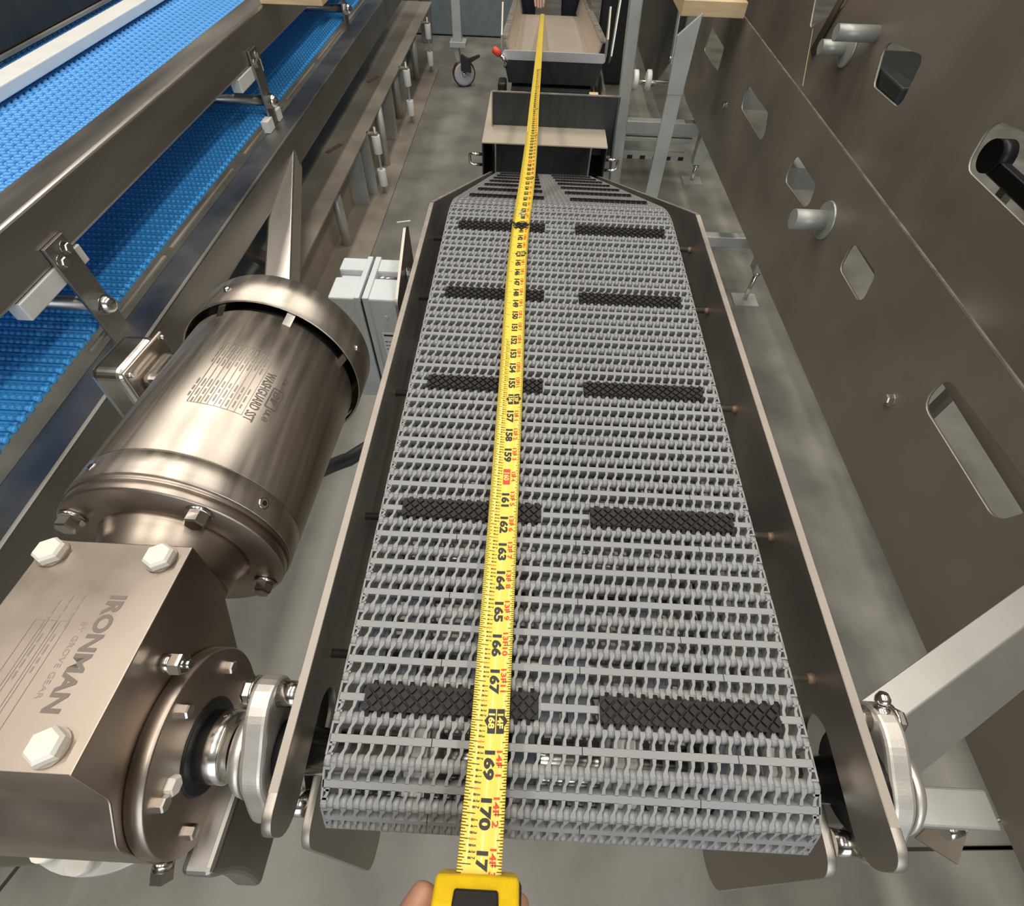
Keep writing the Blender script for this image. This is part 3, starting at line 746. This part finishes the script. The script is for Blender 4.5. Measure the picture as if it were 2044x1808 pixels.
for y in (-2, 200):
    b = MB().box(-36.1, -33.1, y-1.5, y+1.5, 0, 18.6); build('leg', b, 'steel', bc, .2, 3)
ang_y = 30
b = MB()                                      # thin bright wear lip beside the lower belt
for (y0, y1) in ((31, 45), (46.5, 63.5), (67.5, 83), (85, 100), (102, 118), (121, 140)): b.box(-36.6, -36.2, y0, y1, 23.3, 23.5)
build('edge_strip', b, 'base_sheet', bc)
b = MB().box(-52.9, -50.2, 30, 190, 33.6, 34.6); build('guide_rail', b, 'white_plastic', bc, .1)
b = MB().box(-61, -57.0, 20, 190, 33.95, 40.5); build('far_beam', b, 'dark_sheet', bc, .3, 3)
b = MB().box(-57.0, -56.6, 20, 190, 33.7, 34.0); build('edge_trim', b, 'base_sheet', bc)

def blue_lower_row():
    b = MB(); L = 22.0; n = 40; p = L/n
    b.box(0, L, -.43, .40, -.35, -.02)
    b.box(0, L, .18, .40, -.05, .06)                                  # continuous rib
    for i in range(n):
        x = L-(i+.5)*p
        b.rev((x, -.17, -.03), (x, -.17, 1), [(0, .25), (.10, .22), (.17, .13), (.19, .02)], 8, True, False)
    b.rev((L-.01, -.17, -.14), (L+.12, -.17, -.14), [(0, .26), (.08, .24), (.13, .12)], 10)
    return b.mesh('belt_row')
def blue_upper_row():
    b = MB(); L = 27.0; n = 27; p = L/n
    b.box(0, L, -.47, .47, -.5, -.2)
    for i in range(n):
        x = i*p
        b.hexa([(x+.04, -.42, -.14), (x+p*.62, -.42, -.14), (x+p*.62, .02, -.14), (x+.04, .02, -.14), (x+.07, -.38, 0), (x+p*.6, -.38, 0), (x+p*.6, -.02, 0), (x+.07, -.02, 0)])
        x += p*.36
        b.hexa([(x+.04, .06, -.14), (x+p*.62, .06, -.14), (x+p*.62, .46, -.14), (x+.04, .46, -.14), (x+.07, .1, 0), (x+p*.6, .1, 0), (x+p*.6, .42, 0), (x+.07, .42, 0)])
    return b.mesh('belt_row')
bl = thing('blue_belt', 'deep blue studded plastic belt on the lower tier, rows of shiny bumps', 'conveyor belt', (-47, 60, 24))
me = blue_lower_row()
y = 10.0
while y < 160: link('belt_row', me, 'blue_belt', bl, loc=(-58.5, y, 24.35)); y += 1.0
bu = thing('blue_belt', 'bright blue brick-pattern plastic belt on the upper tier beside the white rail', 'conveyor belt', (-53, 60, 33))
me = blue_upper_row(); y = 24.0
while y < 170: link('belt_row', me, 'blue_belt_light', bu, loc=(-66.5, y, 33.2)); y += 1.0

# ================================================================== SPACER TABLE (left floor)
rt = thing('roller_spacer_frame', 'dusty sheet-steel frame on the floor with short pipes and white sleeves', 'machine frame', (-36, 110, 0))
tz = 11.6
b = MB().box(-46.5, -31.0, 40, 192, tz-.25, tz); top = build('top_sheet', b, 'base_sheet', rt); INV[top.name] = Matrix()
b = MB().box(-47, -28.0, 30, 176, .02, .35); build('base_plate', b, 'base_sheet', rt)
for k, (q, lz) in enumerate((((745, 160), 0), ((667, 298), 0), ((740, 78), 0))):
    p = at(*q, z=tz); b = MB()
    b.bar(p+Vector((-.8, -1.6, .06)), p+Vector((.8, 2.0, .06)), .9, .14)
    build('weld_scar', b, 'rust', top)
pipes = [(694, 487), (772, 328), (798, 235), (832, 158)]
for q in pipes:
    p = at(*q, z=.35); b = MB().cyl((p.x, p.y, .35), (p.x, p.y, tz-.2), .85, 20); build('pipe', b, 'galv', rt)
for q, wd in (((733, 406), 3.4), ((750, 385), 2.0), ((790, 278), 3.6), ((815, 195), 3.4)):
    p = at(*q, z=.35); b = MB().box(p.x-wd+.6, p.x+.6, p.y-.15, p.y+.15, .35, tz-.25)
    build('upright_sheet', b, 'galv', rt)
for q0 in ((779, 385), (830, 244), (868, 144)):
    p = at(*q0, z=.35); x = p.x+.1; y_ = p.y
    x = -29.6
    b = MB().cyl((x, y_, .4), (x, y_, tz+1.0), .24, 12); rd = build('threaded_rod', b, 'galv', rt); INV[rd.name] = Matrix()
    for z0, z1 in ((1.9, 5.0), (8.0, 11.2)):
        b = MB().cyl((x, y_, z0), (x, y_, z1), .82, 20); build('plastic_sleeve', b, 'white_plastic', rd, .06)
    b = MB().box(x-1.6, x+.5, y_-.5, y_+.5, tz-.2, tz+.0); build('lug', b, 'base_sheet', rd)
b = MB().box(-36, -34.9, 40, 150, .35, tz-.3); build('inner_web', b, 'base_sheet', rt)
tg = MB(); p = at(805, 443, z=0); tg.bar(p+Vector((-1.2, -.3, .05)), p+Vector((1.3, .5, .05)), .35, .06); tag(build('paper_scrap', tg, 'label_white'), 'small white paper scrap on the floor beside the grey conveyor', 'scrap')

# ================================================================== CASTER STAND, CABINET
cs = thing('caster_stand', 'galvanised upright leg on a swivel caster with grey wheel', 'caster leg', (-19.5, 164, 0))
p = at(928, 172, z=0)
cxx, cyy = p.x-.1, p.y
b = MB().box(cxx-2.4, cxx-.1, cyy-1, cyy+1.2, 10.2, 48); build('leg', b, 'galv', cs, .15)
b = MB().box(cxx-3.2, cxx+1.0, cyy-1.8, cyy+1.8, 9.0, 10.2); build('top_plate', b, 'galv', cs, .1)
b = MB().hexa([(cxx-.9, cyy-.3, 2.6), (cxx-.4, cyy-.3, 2.6), (cxx-.4, cyy+.9, 2.6), (cxx-.9, cyy+.9, 2.6), (cxx-2.6, cyy-1.2, 9), (cxx-1.0, cyy-1.2, 9), (cxx-1.0, cyy+1.2, 9), (cxx-2.6, cyy+1.2, 9)]); build('fork', b, 'galv', cs, .1)
wax = Vector((.93, .36, 0)); c = Vector((cxx, cyy, 3.0))
cc = c + Vector((0, 0, 0)); wf = Vector((.25, -.97, 0))
b = MB().rev(cc-wf*.8, cc+wf*.8, [(0, 2.72), (.12, 2.95), (.3, 3.05), (1.3, 3.05), (1.48, 2.95), (1.6, 2.72)], 36); tyre = build('tyre', b, 'wheel_red', cs)
b = MB().rev(cc-wf*.85, cc+wf*.88, [(0, 2.5), (1.68, 2.72), (1.73, 2.2), (1.71, .6)], 32); build('wheel', b, 'wheel_grey', cs)
b = MB().rev(cc+wf*.8, cc+wf*1.3, [(0, .6), (.3, .55), (.5, .3)], 14); build('hub', b, 'steel_polish', cs)
b = MB().hexa([(cxx-.6, cyy-1.8, 4.0), (cxx+2.2, cyy-1.8, 3.6), (cxx+2.2, cyy-.8, 3.6), (cxx-.6, cyy-.8, 4.0), (cxx-.4, cyy-1.8, 7.6), (cxx+1.8, cyy-1.8, 6.6), (cxx+1.8, cyy-.8, 6.6), (cxx-.4, cyy-.8, 7.6)])
b.hexa([(cxx+1.6, cyy-1.7, 5.6), (cxx+4.6, cyy-1.7, 7.2), (cxx+4.6, cyy-.9, 7.2), (cxx+1.6, cyy-.9, 5.6), (cxx+1.6, cyy-1.7, 6.8), (cxx+4.4, cyy-1.7, 7.7), (cxx+4.4, cyy-.9, 7.7), (cxx+1.6, cyy-.9, 6.8)])
build('brake_pedal', b, 'black_plastic', cs, .15)
b = MB().box(-62, -4, 206.5, 228, .3, 70); cab = build('cabinet', b, 'cabinet', None, .3); tag(cab, 'blue-grey steel cabinet standing behind the caster leg', 'cabinet')

# ================================================================== HOPPER BOX AT THE BELT'S FAR END
hp = thing('infeed_hopper', 'open-fronted steel infeed box over the belt with upright back plate', 'hopper', (1.5, 77, 0))
b = MB()
xa, xb_ = -6.7, 10.15; yf, ybk = 74.0, 79.6; zt = 23.4
b.box(xa, xb_, yf, 92, zt-.15, zt)  # unseen run behind the back plate, added to keep the inside dark
hb = build('top_sheet', b, 'pan', hp)
for x0 in (xa, xb_-.15):
    b = MB().box(x0, x0+.15, yf, 92, 10.5, zt-.15); build('side_sheet', b, 'dark_sheet', hp)
b = MB().box(xa, xb_, 91.8, 92, 8, zt); build('rear_sheet', b, 'dark_sheet', hp)
b = MB().box(-5.7, 11.6, ybk, ybk+.2, 20, 27.4); bp = build('back_plate', b, 'dark_sheet', hp); INV[bp.name] = Matrix()  # dark reflection of the surroundings is put into the plate's colour
b = MB().box(-5.72, 11.62, ybk-.02, ybk+.22, 27.36, 27.5); build('plate_edge', b, 'steel_cut', bp)
b = MB().prism([(ybk, 27.4), (ybk, 21.5), (ybk-3.4, 18.4), (ybk-1.2, 23.2)], 'x', 11.3, 11.5); build('side_wing', b, 'dark_sheet', hp)
b = MB().prism([(ybk, 27.4), (ybk, 23.4), (ybk-.7, 23.4)], 'x', -5.75, -5.6); build('side_wing', b, 'steel_cut', hp)
for s, x in ((-1, xa), (1, xb_)):
    b = MB().tube([(x, 74.6, 21.6), (x+s*1.5, 74.6, 21.6), (x+s*1.8, 74.9, 21.4), (x+s*1.8, 74.9, 20.4), (x+s*1.5, 74.7, 20.2), (x, 74.7, 20.2)], .2, 10); build('grab_handle', b, 'steel_polish', hp)
b = MB().box(8.1, 8.3, 76, 90, 13, 22.6); build('inner_rail', b, 'steel', hp)
b = MB().box(-5.1, -4.9, 76, 90, 13, 22.6); build('inner_rail', b, 'steel', hp)

# ================================================================== VIBRATORY PAN BEHIND IT
vp = thing('feeder_pan', 'long beige-lit steel feeder pan with bright front lip and red-handled clamp', 'feeder pan', (3, 135, 0))
def panz(y): return 22.2-(y-106)*(22.2-15.0)/(169-106)
px0, px1 = -4.2, 10.0
b = MB().hexa([(px0, 107, panz(107)-.2), (px1, 107, panz(107)-.2), (px1, 169, panz(169)-.2), (px0, 169, panz(169)-.2), (px0, 107, panz(107)), (px1, 107, panz(107)), (px1, 169, panz(169)), (px0, 169, panz(169))]); build('pan_floor', b, 'pan', vp)
for s, x in ((-1, px0), (1, px1)):
    b = MB().hexa([(x, 108, panz(107)-.2), (x+s*.25, 108, panz(107)-.2), (x+s*.25, 176, panz(176)-.2), (x, 176, panz(176)-.2), (x+s*.9, 108, panz(107)+3.6), (x+s*1.15, 108, panz(107)+3.6), (x+s*1.15, 176, panz(176)+3.6), (x+s*.9, 176, panz(176)+3.6)]); build('side_wall', b, 'pan', vp)
    b = MB().hexa([(x+s*.8, 108, panz(107)+3.6), (x+s*1.9, 108, panz(107)+3.6), (x+s*1.9, 176, panz(176)+3.6), (x+s*.8, 176, panz(176)+3.6), (x+s*.8, 108, panz(107)+3.8), (x+s*1.9, 108, panz(107)+3.8), (x+s*1.9, 176, panz(176)+3.8), (x+s*.8, 176, panz(176)+3.8)]); build('top_flange', b, 'steel_cut', vp)
    b = MB().prism([(104.8, 24.6), (106.5, 24.6), (108.8, 30.2), (107.6, 30.6), (105.0, 27)], 'x', x+s*1.5, x+s*1.75); build('cheek_plate', b, 'steel_plate', vp)
b = MB().prism(rrect(-5.7, 11.65, 23.7, 25.0, .45), 'y', 104.9, 105.2); build('front_lip', b, 'lip_steel', vp)
b = MB().hexa([(-4.6, 105, 20.4), (10.4, 105, 20.4), (10.4, 108.5, 20.2), (-4.6, 108.5, 20.2), (-5.5, 104.95, 23.8), (11.4, 104.95, 23.8), (11.4, 108, 22), (-5.5, 108, 22)]); build('apron', b, 'dark_sheet', vp)
b = MB().box(-4.1, 9.9, 103.5, 112, 12.0, 19.8); build('drive_housing', b, 'dark_sheet', vp)
b = MB().box(-6.8, -4.3, 99, 103, 15.2, 19.6); build('mount_bracket', b, 'steel_plate', vp, .3)
b = MB().box(10.2, 11.0, 96, 108, 14.5, 19.5); build('mount_bracket', b, 'steel_plate', vp, .1)
b = MB().box(11.4, 11.8, 96, 170, 10, 21.5); build('side_skirt', b, 'steel_dark', vp)
b = MB().box(9.4, 11.0, 101, 103, 18.2, 20.2); build('spacer_block', b, 'wood', vp, .1)
q = at(990, 103, y=104); b = MB().rev(q+Vector((-.5, 0, .4)), q+Vector((1.0, 0, -.6)), [(0, .35), (.2, .55), (1.2, .55), (1.5, .3)], 16); build('clamp_grip', b, 'red_plastic', vp)
b = MB().tube([q+Vector((.8, 0, -.5)), q+Vector((1.8, .2, -1.4)), q+Vector((1.5, .4, -2.2))], .3, 8); build('clamp_arm', b, 'steel_polish', vp)
b = MB().box(-6.3, -4.9, 102, 105, 17.4, 21.2); build('clamp_body', b, 'black', vp, .3)
for (x, y) in ((-3.5, 112), (9.2, 112), (-3.5, 160), (9.2, 160)):
    b = MB().box(x-.9, x+.9, y-.9, y+.9, 0, panz(y)-.3 if y > 115 else 12.0); build('leg', b, 'steel_dark', vp, .1)
# second upright plate beside the pan
b = MB().bar(Vector((13.4, 113, 22)), Vector((15.6, 127, 40)), 2.6, .25, (1, 0, 0))
tag(build('flat_bar', b, 'galv'), 'blue-grey leaning flat bar clamped at the right of the feeder pan', 'flat bar')

# ================================================================== RIGHT: UPRIGHTS AND SUPPORT FRAME
u1 = at(1256, 0, y=90); u0 = at(1217, 346, y=90); dz = (u1-u0)/(u1.z-u0.z)
b = MB().bar(u0-dz*u0.z+Vector((.9, 0, 0)), u0+dz*40+Vector((.9, 0, 0)), 1.7, 1.7, (0, 1, 0))
tag(build('upright_post', b, 'galv', None, .15), 'pale square steel post just right of the infeed hopper', 'post')
up = thing('flat_bar_upright', 'tall flat steel bar with clipped top corner, right of the belt', 'post', (16, 70, 0))
prof = [(15.1, 0), (17.0, 0), (17.0, 38.4), (15.25, 36.6)]
b = MB().prism([(15.9, 0), (17.6, 0), (17.2, 31.3), (15.5, 31.3)], 'y', 69.9, 70.3); build('lower_bar', b, 'galv', up, .05)
b = MB().prism([(15.45, 31.1), (17.25, 31.1), (17.25, 38.6), (15.1, 36.6)], 'y', 69.85, 70.25); build('upper_bar', b, 'galv', up, .05)
sf = thing('support_frame', 'pale square-tube support frame with levelling feet under the slotted panels', 'machine frame', (26, 117, 0))
q0 = at(1243, 250, y=117); q1 = at(1395, 270, y=117)
b = MB().box(q0.x, 35.6, 116, 118, q0.z-1.2, q0.z+1.2); build('top_rail', b, 'galv', sf, .15)
b = MB().box(q0.x, 33, 116, 117, q0.z-2.6, q0.z-1.7); build('tie_bar', b, 'galv', sf, .1)
qr = at(1240, 307, y=117); zr = qr.z
b = MB().box(q0.x-.5, 32.2, 116.5, 116.8, zr-.6, zr+1.0); rk = build('notched_rail', b, 'galv', sf); INV[rk.name] = Matrix()
for k in range(5):
    b = MB().box(q0.x+2+2.7*k, q0.x+3.1+2.7*k, 116.4, 116.48, zr-.62, zr+.1); build('notch_shade', b, 'black', rk)  # black slabs imitate the shade of notches, the rail is uncut
for (px, py) in ((1380, 362), (1485, 600)):
    p = at(px, py, z=0)
    zt_ = 6.4 if py < 400 else 8.5
    b = MB().box(p.x-1.1, p.x+1.1, p.y-1.1, p.y+1.1, zt_-2.6, 16.6); o = build('leg', b, 'galv', sf, .15); INV[o.name] = Matrix()
    b = MB().cyl((p.x, p.y, .3), (p.x, p.y, zt_-2.6), .35, 14); b.cyl((p.x, p.y, zt_-3.4), (p.x, p.y, zt_-2.8), .6, 6); build('levelling_screw', b, 'steel_polish', o)
    b = MB().box(p.x-2.0, p.x+2.0, p.y-1.7, p.y+1.7, .02, .3); build('foot_plate', b, 'galv', o)
p = at(1410, 478, y=80); p2 = at(1505, 480, y=80)
b = MB().box(p.x-14, 37, 79.3, 80.9, p.z-.9, p.z+.9); build('lower_rail', b, 'galv', sf, .15)
sh = thing('roller_shaft', 'thin steel shaft with two white plastic guide rollers', 'roller shaft', (23, 120, 12))
q0 = at(1255, 162, y=122); q1 = at(1322, 165, y=122)
b = MB().cyl(q0, Vector((28.9, q1.y, q1.z)), .42, 14); build('shaft', b, 'steel_polish', sh)
for px in (1268, 1294):
    c = at(px, 160, y=121.8); r = 1.75
    b = MB().rev(c-Vector((.5, 0, 0)), c+Vector((.5, 0, 0)), [(0, r*.8), (.12, r), (.88, r), (1, r*.8)], 24); build('guide_roller', b, 'white_plastic', sh)

# ================================================================== RIGHT: SLOTTED PANELS
XP = 30.0
def slot(pts, r=.9): return rpoly([(at(*p, x=XP).y, at(*p, x=XP).z) for p in pts], r, 4)
pn = thing('slotted_panel', 'long brown-grey steel panel with rounded rhombic slots, nearer of the two', 'steel panel', (XP, 60, 17))
outer = rpoly([(-30, 32.4), (126, 32.4), (126, 14.5), (-30, 17.8)], [0, .5, 9.0, 0], 10)
holes = [slot([(1421, 52), (1447, 95), (1434, 144), (1406, 100)], .7), slot([(1494, 168), (1535, 225), (1525, 290), (1480, 215)], .9),
         slot([(1590, 305), (1632, 370), (1612, 420), (1567, 360)], .9), slot([(1706, 480), (1752, 545), (1720, 610), (1676, 535)], .8),
         slot([(1892, 748), (2090, 1010), (1990, 1042), (1842, 805)], 1.1)]
me = plate(outer, holes, .22, lambda u, v, t: (XP+t, u, v)); o = link('panel_sheet', me, 'panel_steel', pn); INV[o.name] = Matrix()
b = MB().box(XP-.1, XP+.1, -29, 125, 32.38, 32.46); build('cut_edge', b, 'steel_cut', o)
ctr = at(1650, 440, x=XP)
b = MB().cyl((XP-3.4, ctr.y, ctr.z), (XP, ctr.y, ctr.z), .95, 28); sb = build('stub_pipe', b, 'galv', pn); INV[sb.name] = Matrix()
b = MB().rev((XP-.3, ctr.y, ctr.z), (XP-.1, ctr.y, ctr.z), [(0, 1.75), (.16, 1.8), (.2, 1.8)], 36); build('pipe_flange', b, 'galv', sb)
for q in ((1450, 210), (1780, 797)):
    p = at(*q, x=XP); b = MB().hexbolt((XP-.1, p.y, p.z), (-1, 0, 0), .42, .4); build('bolt', b, 'steel_polish', pn)
XP = 37.5
p2 = thing('slotted_panel', 'taller brown-grey steel panel with large square cut-outs, farther of the two', 'steel panel', (XP, 60, 17))
outer = rpoly([(-30, 62), (150, 62), (150, 22), (-30, 22)], [0, .5, 6, 0], 8)
holes = [slot([(1770, 80), (1848, 112), (1797, 218), (1745, 172)], .9), slot([(1632, -20), (1700, -30), (1690, 10), (1617, 58)], .8),
         slot([(1985, 236), (2200, 330), (2120, 520), (1928, 335)], 1.3)]
me = plate(outer, holes, .25, lambda u, v, t: (XP+t, u, v)); link('panel_sheet', me, 'panel_steel', p2)
for (qa, ln) in (((1752, 68), 4.6), ((1690, 96), 3.2)):
    c = at(*qa, x=XP); b = MB().cyl((XP-ln, c.y, c.z), (XP, c.y, c.z), .78, 24); sb = build('stub_pipe', b, 'galv', p2); INV[sb.name] = Matrix()
c = at(1695, 95, x=XP); b = MB().rev((XP-.35, c.y, c.z), (XP-.15, c.y, c.z), [(0, 1.9), (.15, 2.0), (.2, 2.0)], 32); build('pipe_flange', b, 'galv', p2)
q0 = at(1620, 105, x=XP-.4); q1 = at(1690, -20, x=XP-.4)
b = MB().bar(q0, q1, 1.3, .2, (1, 0, 0)); build('slanted_strip', b, 'steel_dark', p2)
# pieces between the two panels
for y in (12, 38, 52.5, 66, 90):
    b = MB().box(30.15, 37.3, y-1.4, y+1.4, 23.5, 26.0) if y in (38, 90, 66) else MB().cyl((30.15, y, 25.5), (37.3, y, 25.5), .7, 18)
    build('cross_tube', b, 'galv', p2)
# far machine plates
fp = thing('far_machine_panel', 'dark steel machine plate with curved lower edge beyond the flat bar', 'steel panel', (26, 150, 0))
XP = 29.0
outer = rpoly([(129, 45), (210, 45), (210, 6), (150, 6), (129, 20)], [0, 0, 0, 8, 6], 8)
me = plate(outer, [], .25, lambda u, v, t: (XP+t, u, v)); link('panel_sheet', me, 'steel_dark', fp)
q0 = at(1338, 128, x=27.6); q1 = at(1362, -10, x=27.6)
b = MB().bar(q0, q1, 1.8, .25, (1, 0, 0)); st = build('hinge_strap', b, 'galv', fp); INV[st.name] = Matrix()
b = MB().cyl(Vector((27.2, q0.y+.5, q0.z+.8)), Vector((27.6, q0.y+.5, q0.z+.8)), .45, 14); build('rivet', b, 'steel_polish', st)
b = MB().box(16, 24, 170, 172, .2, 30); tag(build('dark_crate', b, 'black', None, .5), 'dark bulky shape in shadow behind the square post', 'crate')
# machinery glimpsed through the cut-outs of the far panel
du = thing('drive_unit', 'black drive drum and arm seen through the big cut-out of the farther panel', 'drive unit', (46, 40, 0))
p = at(1985, 312, x=45.5)
b = MB().cyl((45.0, p.y, p.z), (46.5, p.y, p.z), 1.5, 28); build('drum', b, 'black', du)
b = MB().box(45.2, 46.3, p.y-22, p.y, p.z-1.4, p.z+.1); build('arm', b, 'black', du, .2)
for yy in (p.y-4, p.y-16):
    b = MB().box(45.3, 46.2, yy-.5, yy+.5, 0, p.z-1.3); build('stand_leg', b, 'steel_dark', du)
q = at(1805, 175, x=41); b = MB().box(37.8, 46, q.y-5, q.y+7, q.z-5, q.z+1.5); build('gear_cover', b, 'dark_sheet', p2, .2)
# timber
wd = thing('timber_board', 'pale pine board lying over the near slotted panel, top right', 'board', (26, 97, 33))
b = MB().box(20.4, 29.4, 95.0, 104, 32.6, 34.4); build('plank', b, 'wood', wd, .08)
b = MB().box(-36.4, -28.2, 85.6, 91, 34.15, 35.0); tag(build('timber_board', b, 'wood', None, .08), 'pine board edge resting across the left upper beam', 'board')
b = MB().hexa([Vector(p) for p in ((31.0, 71, 32.2), (31.06, 71, 32.2), (31.06, 71.1, 32.2), (31, 71.1, 32.2), (31.3, 75, 36.5), (31.34, 75, 36.5), (31.34, 75.08, 36.5), (31.3, 75.08, 36.5))])
tag(build('wood_splinter', b, 'wood'), 'thin straw-coloured splinter on the near panel edge', 'splinter')

# ================================================================== BOTTOM RIGHT BRACKETRY
ch = thing('channel_arm', 'folded steel channel arm reaching from the belt frame to the panel', 'bracket', (18, 6, 26))
a0 = at(1680, 1425, z=30); a1 = at(1975, 1215, z=30); a2 = at(2200, 1120, z=30)
dv = (a1-a0).normalized(); nv = Vector((dv.y, -dv.x, 0))
W_ = 1.3; H_ = 3.1
def chan(p, q):
    b = MB(); zv = Vector((0, 0, 1))
    sec = [(0, 0), (W_, .12), (W_+2.1, -1.55), (W_+2.16, -1.75), (W_-.05, -.12), (.05, -.22)]
    n = len(sec); vs = [p+nv*u+zv*v for u, v in sec]+[q+nv*u+zv*v for u, v in sec]
    b.add(vs, [tuple(range(n))[::-1], tuple(range(n, 2*n))]+[(i, (i+1) % n, n+(i+1) % n, n+i) for i in range(n)])
    return b
build('channel', chan(a0, a1+dv*4), 'channel_steel', ch, .12, 3)
p = at(2030, 1297, z=29); b = MB().hexbolt(p, nv+Vector((0, 0, 1)), .4, .3); build('bolt', b, 'steel_polish', ch)
zt = 22.0
tu = thing('square_tube_stub', 'short pale square tube with open end below the right bearing', 'tube', (20, 2, 20))
p = at(1790, 1605, z=zt); q = at(1980, 1605, z=zt)
b = MB().box(p.x, q.x, p.y-.9, p.y+.9, zt-2.2, zt); build('tube', b, 'galv', tu, .12)
b = MB().box(q.x-.02, q.x+.02, p.y-.7, p.y+.7, zt-2.0, zt-.2); build('end_shade', b, 'black', tu)  # black slab stands for the shade inside the hollow end
b = MB().cyl(at(1885, 1660, z=18), at(1912, 1650, z=18), .45, 16); build('pin', b, 'steel_polish', tu)
k0 = at(1925, 1655, z=17); k1 = at(2010, 1632, z=17); b = MB().tube([k0, k1, k1+Vector((.3, .3, 0))], .12, 8); build('spring_clip', b, 'steel_polish', tu)
g = [at(1828, 1672, z=16), at(1912, 1725, z=16), at(1932, 1660, z=16), at(1870, 1632, z=16)]
b = MB().hexa([v-Vector((0, 0, .15)) for v in g]+g); build('gusset', b, 'steel_plate', tu)
# floor-standing support under that stub so nothing hangs in the air
b = MB().box(p.x-.2, p.x+1.6, p.y-.8, p.y+.8, 0, zt-2.2); build('post', b, 'steel_dark', tu, .1)

# ================================================================== HANDS AND PERSON
def skin_body(name, verts, edges, m, parent=None, sub=2, root=0):
    me = D.meshes.new(name); me.from_pydata([tuple(Vector(v[:3])*I) for v in verts], edges, [])
    o = D.objects.new(name, me); COL.objects.link(o); me.materials.append(M[m])
    md = o.modifiers.new('skin', 'SKIN'); md.use_smooth_shade = True
    for i, v in enumerate(verts):
        s = me.skin_vertices[0].data[i]; r = v[3]*I; s.radius = (r, r if len(v) < 5 else v[4]*I); s.use_root = (i == root)
    sb = o.modifiers.new('sub', 'SUBSURF'); sb.levels = sub; sb.render_levels = sub
    if parent: o.parent = parent; o.matrix_parent_inverse = INV.get(parent.name, Matrix())
    return o
# near hand around the tape case
hv = [(-2.6, -6.4, 36.2, 1.15), (-2.3, -4.6, 37.0, 1.1), (-2.0, -3.4, 37.6, 1.0)]
he = [(0, 1), (1, 2)]
def chain(start, pts):
    i = start
    for p in pts: hv.append(p); he.append((i, len(hv)-1)); i = len(hv)-1
chain(2, [(-1.95, -2.4, 38.4, .52), (-1.85, -1.75, 39.1, .42), (-1.5, -1.2, 39.35, .36), (-1.42, -.95, 39.3, .28)])     # thumb along the left flank
chain(2, [(-1.7, -2.0, 36.9, .42), (-.9, -1.5, 36.75, .38), (.2, -1.45, 36.85, .36), (.82, -1.5, 37.3, .3)])
chain(2, [(-1.7, -2.7, 36.8, .44), (-.9, -2.35, 36.65, .4), (.3, -2.3, 36.75, .37), (.9, -2.35, 37.3, .31)])
chain(1, [(-1.7, -3.5, 36.8, .42), (-.9, -3.2, 36.6, .38), (.3, -3.15, 36.7, .35), (.88, -3.2, 37.3, .3)])
chain(1, [(-1.6, -4.3, 36.8, .38), (-.8, -4.05, 36.6, .33), (.2, -4.0, 36.8, .3), (.7, -4.0, 37.3, .25)])
hand = skin_body('person', hv, he, 'skin'); tag(hand, 'hand gripping the yellow tape measure case at the bottom edge', 'hand')
# far person behind the pan, bending to hold the tape end
fx = hook.x
pv = [(3.0, 186, 36, 6.0), (-1.6, 186, 33, 4.0), (-3.4, 180, 19, 3.0), (-3.2, 181, 4, 2.2), (-3.2, 177, 1.4, 1.5),
      (8.0, 186, 33, 4.0), (8.6, 181, 19, 3.0), (8.6, 182, 4, 2.2), (8.6, 178, 1.4, 1.5),
      (3.0, 182, 46, 6.4), (3.0, 176, 54, 6.0), (3.0, 173, 58.5, 2.6), (3.0, 171, 63, 3.6), (3.0, 170, 67, 3.2),
      (-4.2, 174, 53, 2.6), (-4.4, 172, 41, 2.0), (-2.0, 171, 30, 1.5), (-.2, 170.3, 23.2, 1.2),
      (10.2, 175, 53, 2.6), (12.5, 178, 42, 2.0), (9, 180, 33, 1.6)]
pe = [(0, 1), (1, 2), (2, 3), (3, 4), (0, 5), (5, 6), (6, 7), (7, 8), (0, 9), (9, 10), (10, 11), (11, 12), (12, 13), (10, 14), (14, 15), (15, 16), (16, 17), (10, 18), (18, 19), (19, 20)]
per = skin_body('person', pv, pe, 'denim', sub=2); tag(per, 'person in dark clothes bending over the far end of the feeder pan', 'person')
hv = [(-.2, 170.3, 23.0, 1.1), (-.05, 170.2, 21.4, 1.25, .6), (.1, 170.1, 19.9, 1.35, .6)]
he = [(0, 1), (1, 2)]
def ch2(pts, st=2):
    i = st
    for q in pts: hv.append(q); he.append((i, len(hv)-1)); i = len(hv)-1
for k, dx in enumerate((-1.1, -.38, .34, 1.0)):
    ch2([(.1+dx, 170.0, 18.9, .36), (.1+dx*1.0, 169.9, 17.6-(.2 if k in (1, 2) else 0), .33), (.25+dx*.9, 169.8, 16.3-(.2 if k in (1, 2) else 0), .28)])
ch2([(.9, 169.7, 20.2, .4), (1.35, 169.3, 18.6, .36), (1.15, 169.3, 17.0, .3)], 1)
o = skin_body('hand', hv, he, 'skin_far'); o.parent = per; o['label'] = 'bare hand holding the tape end'
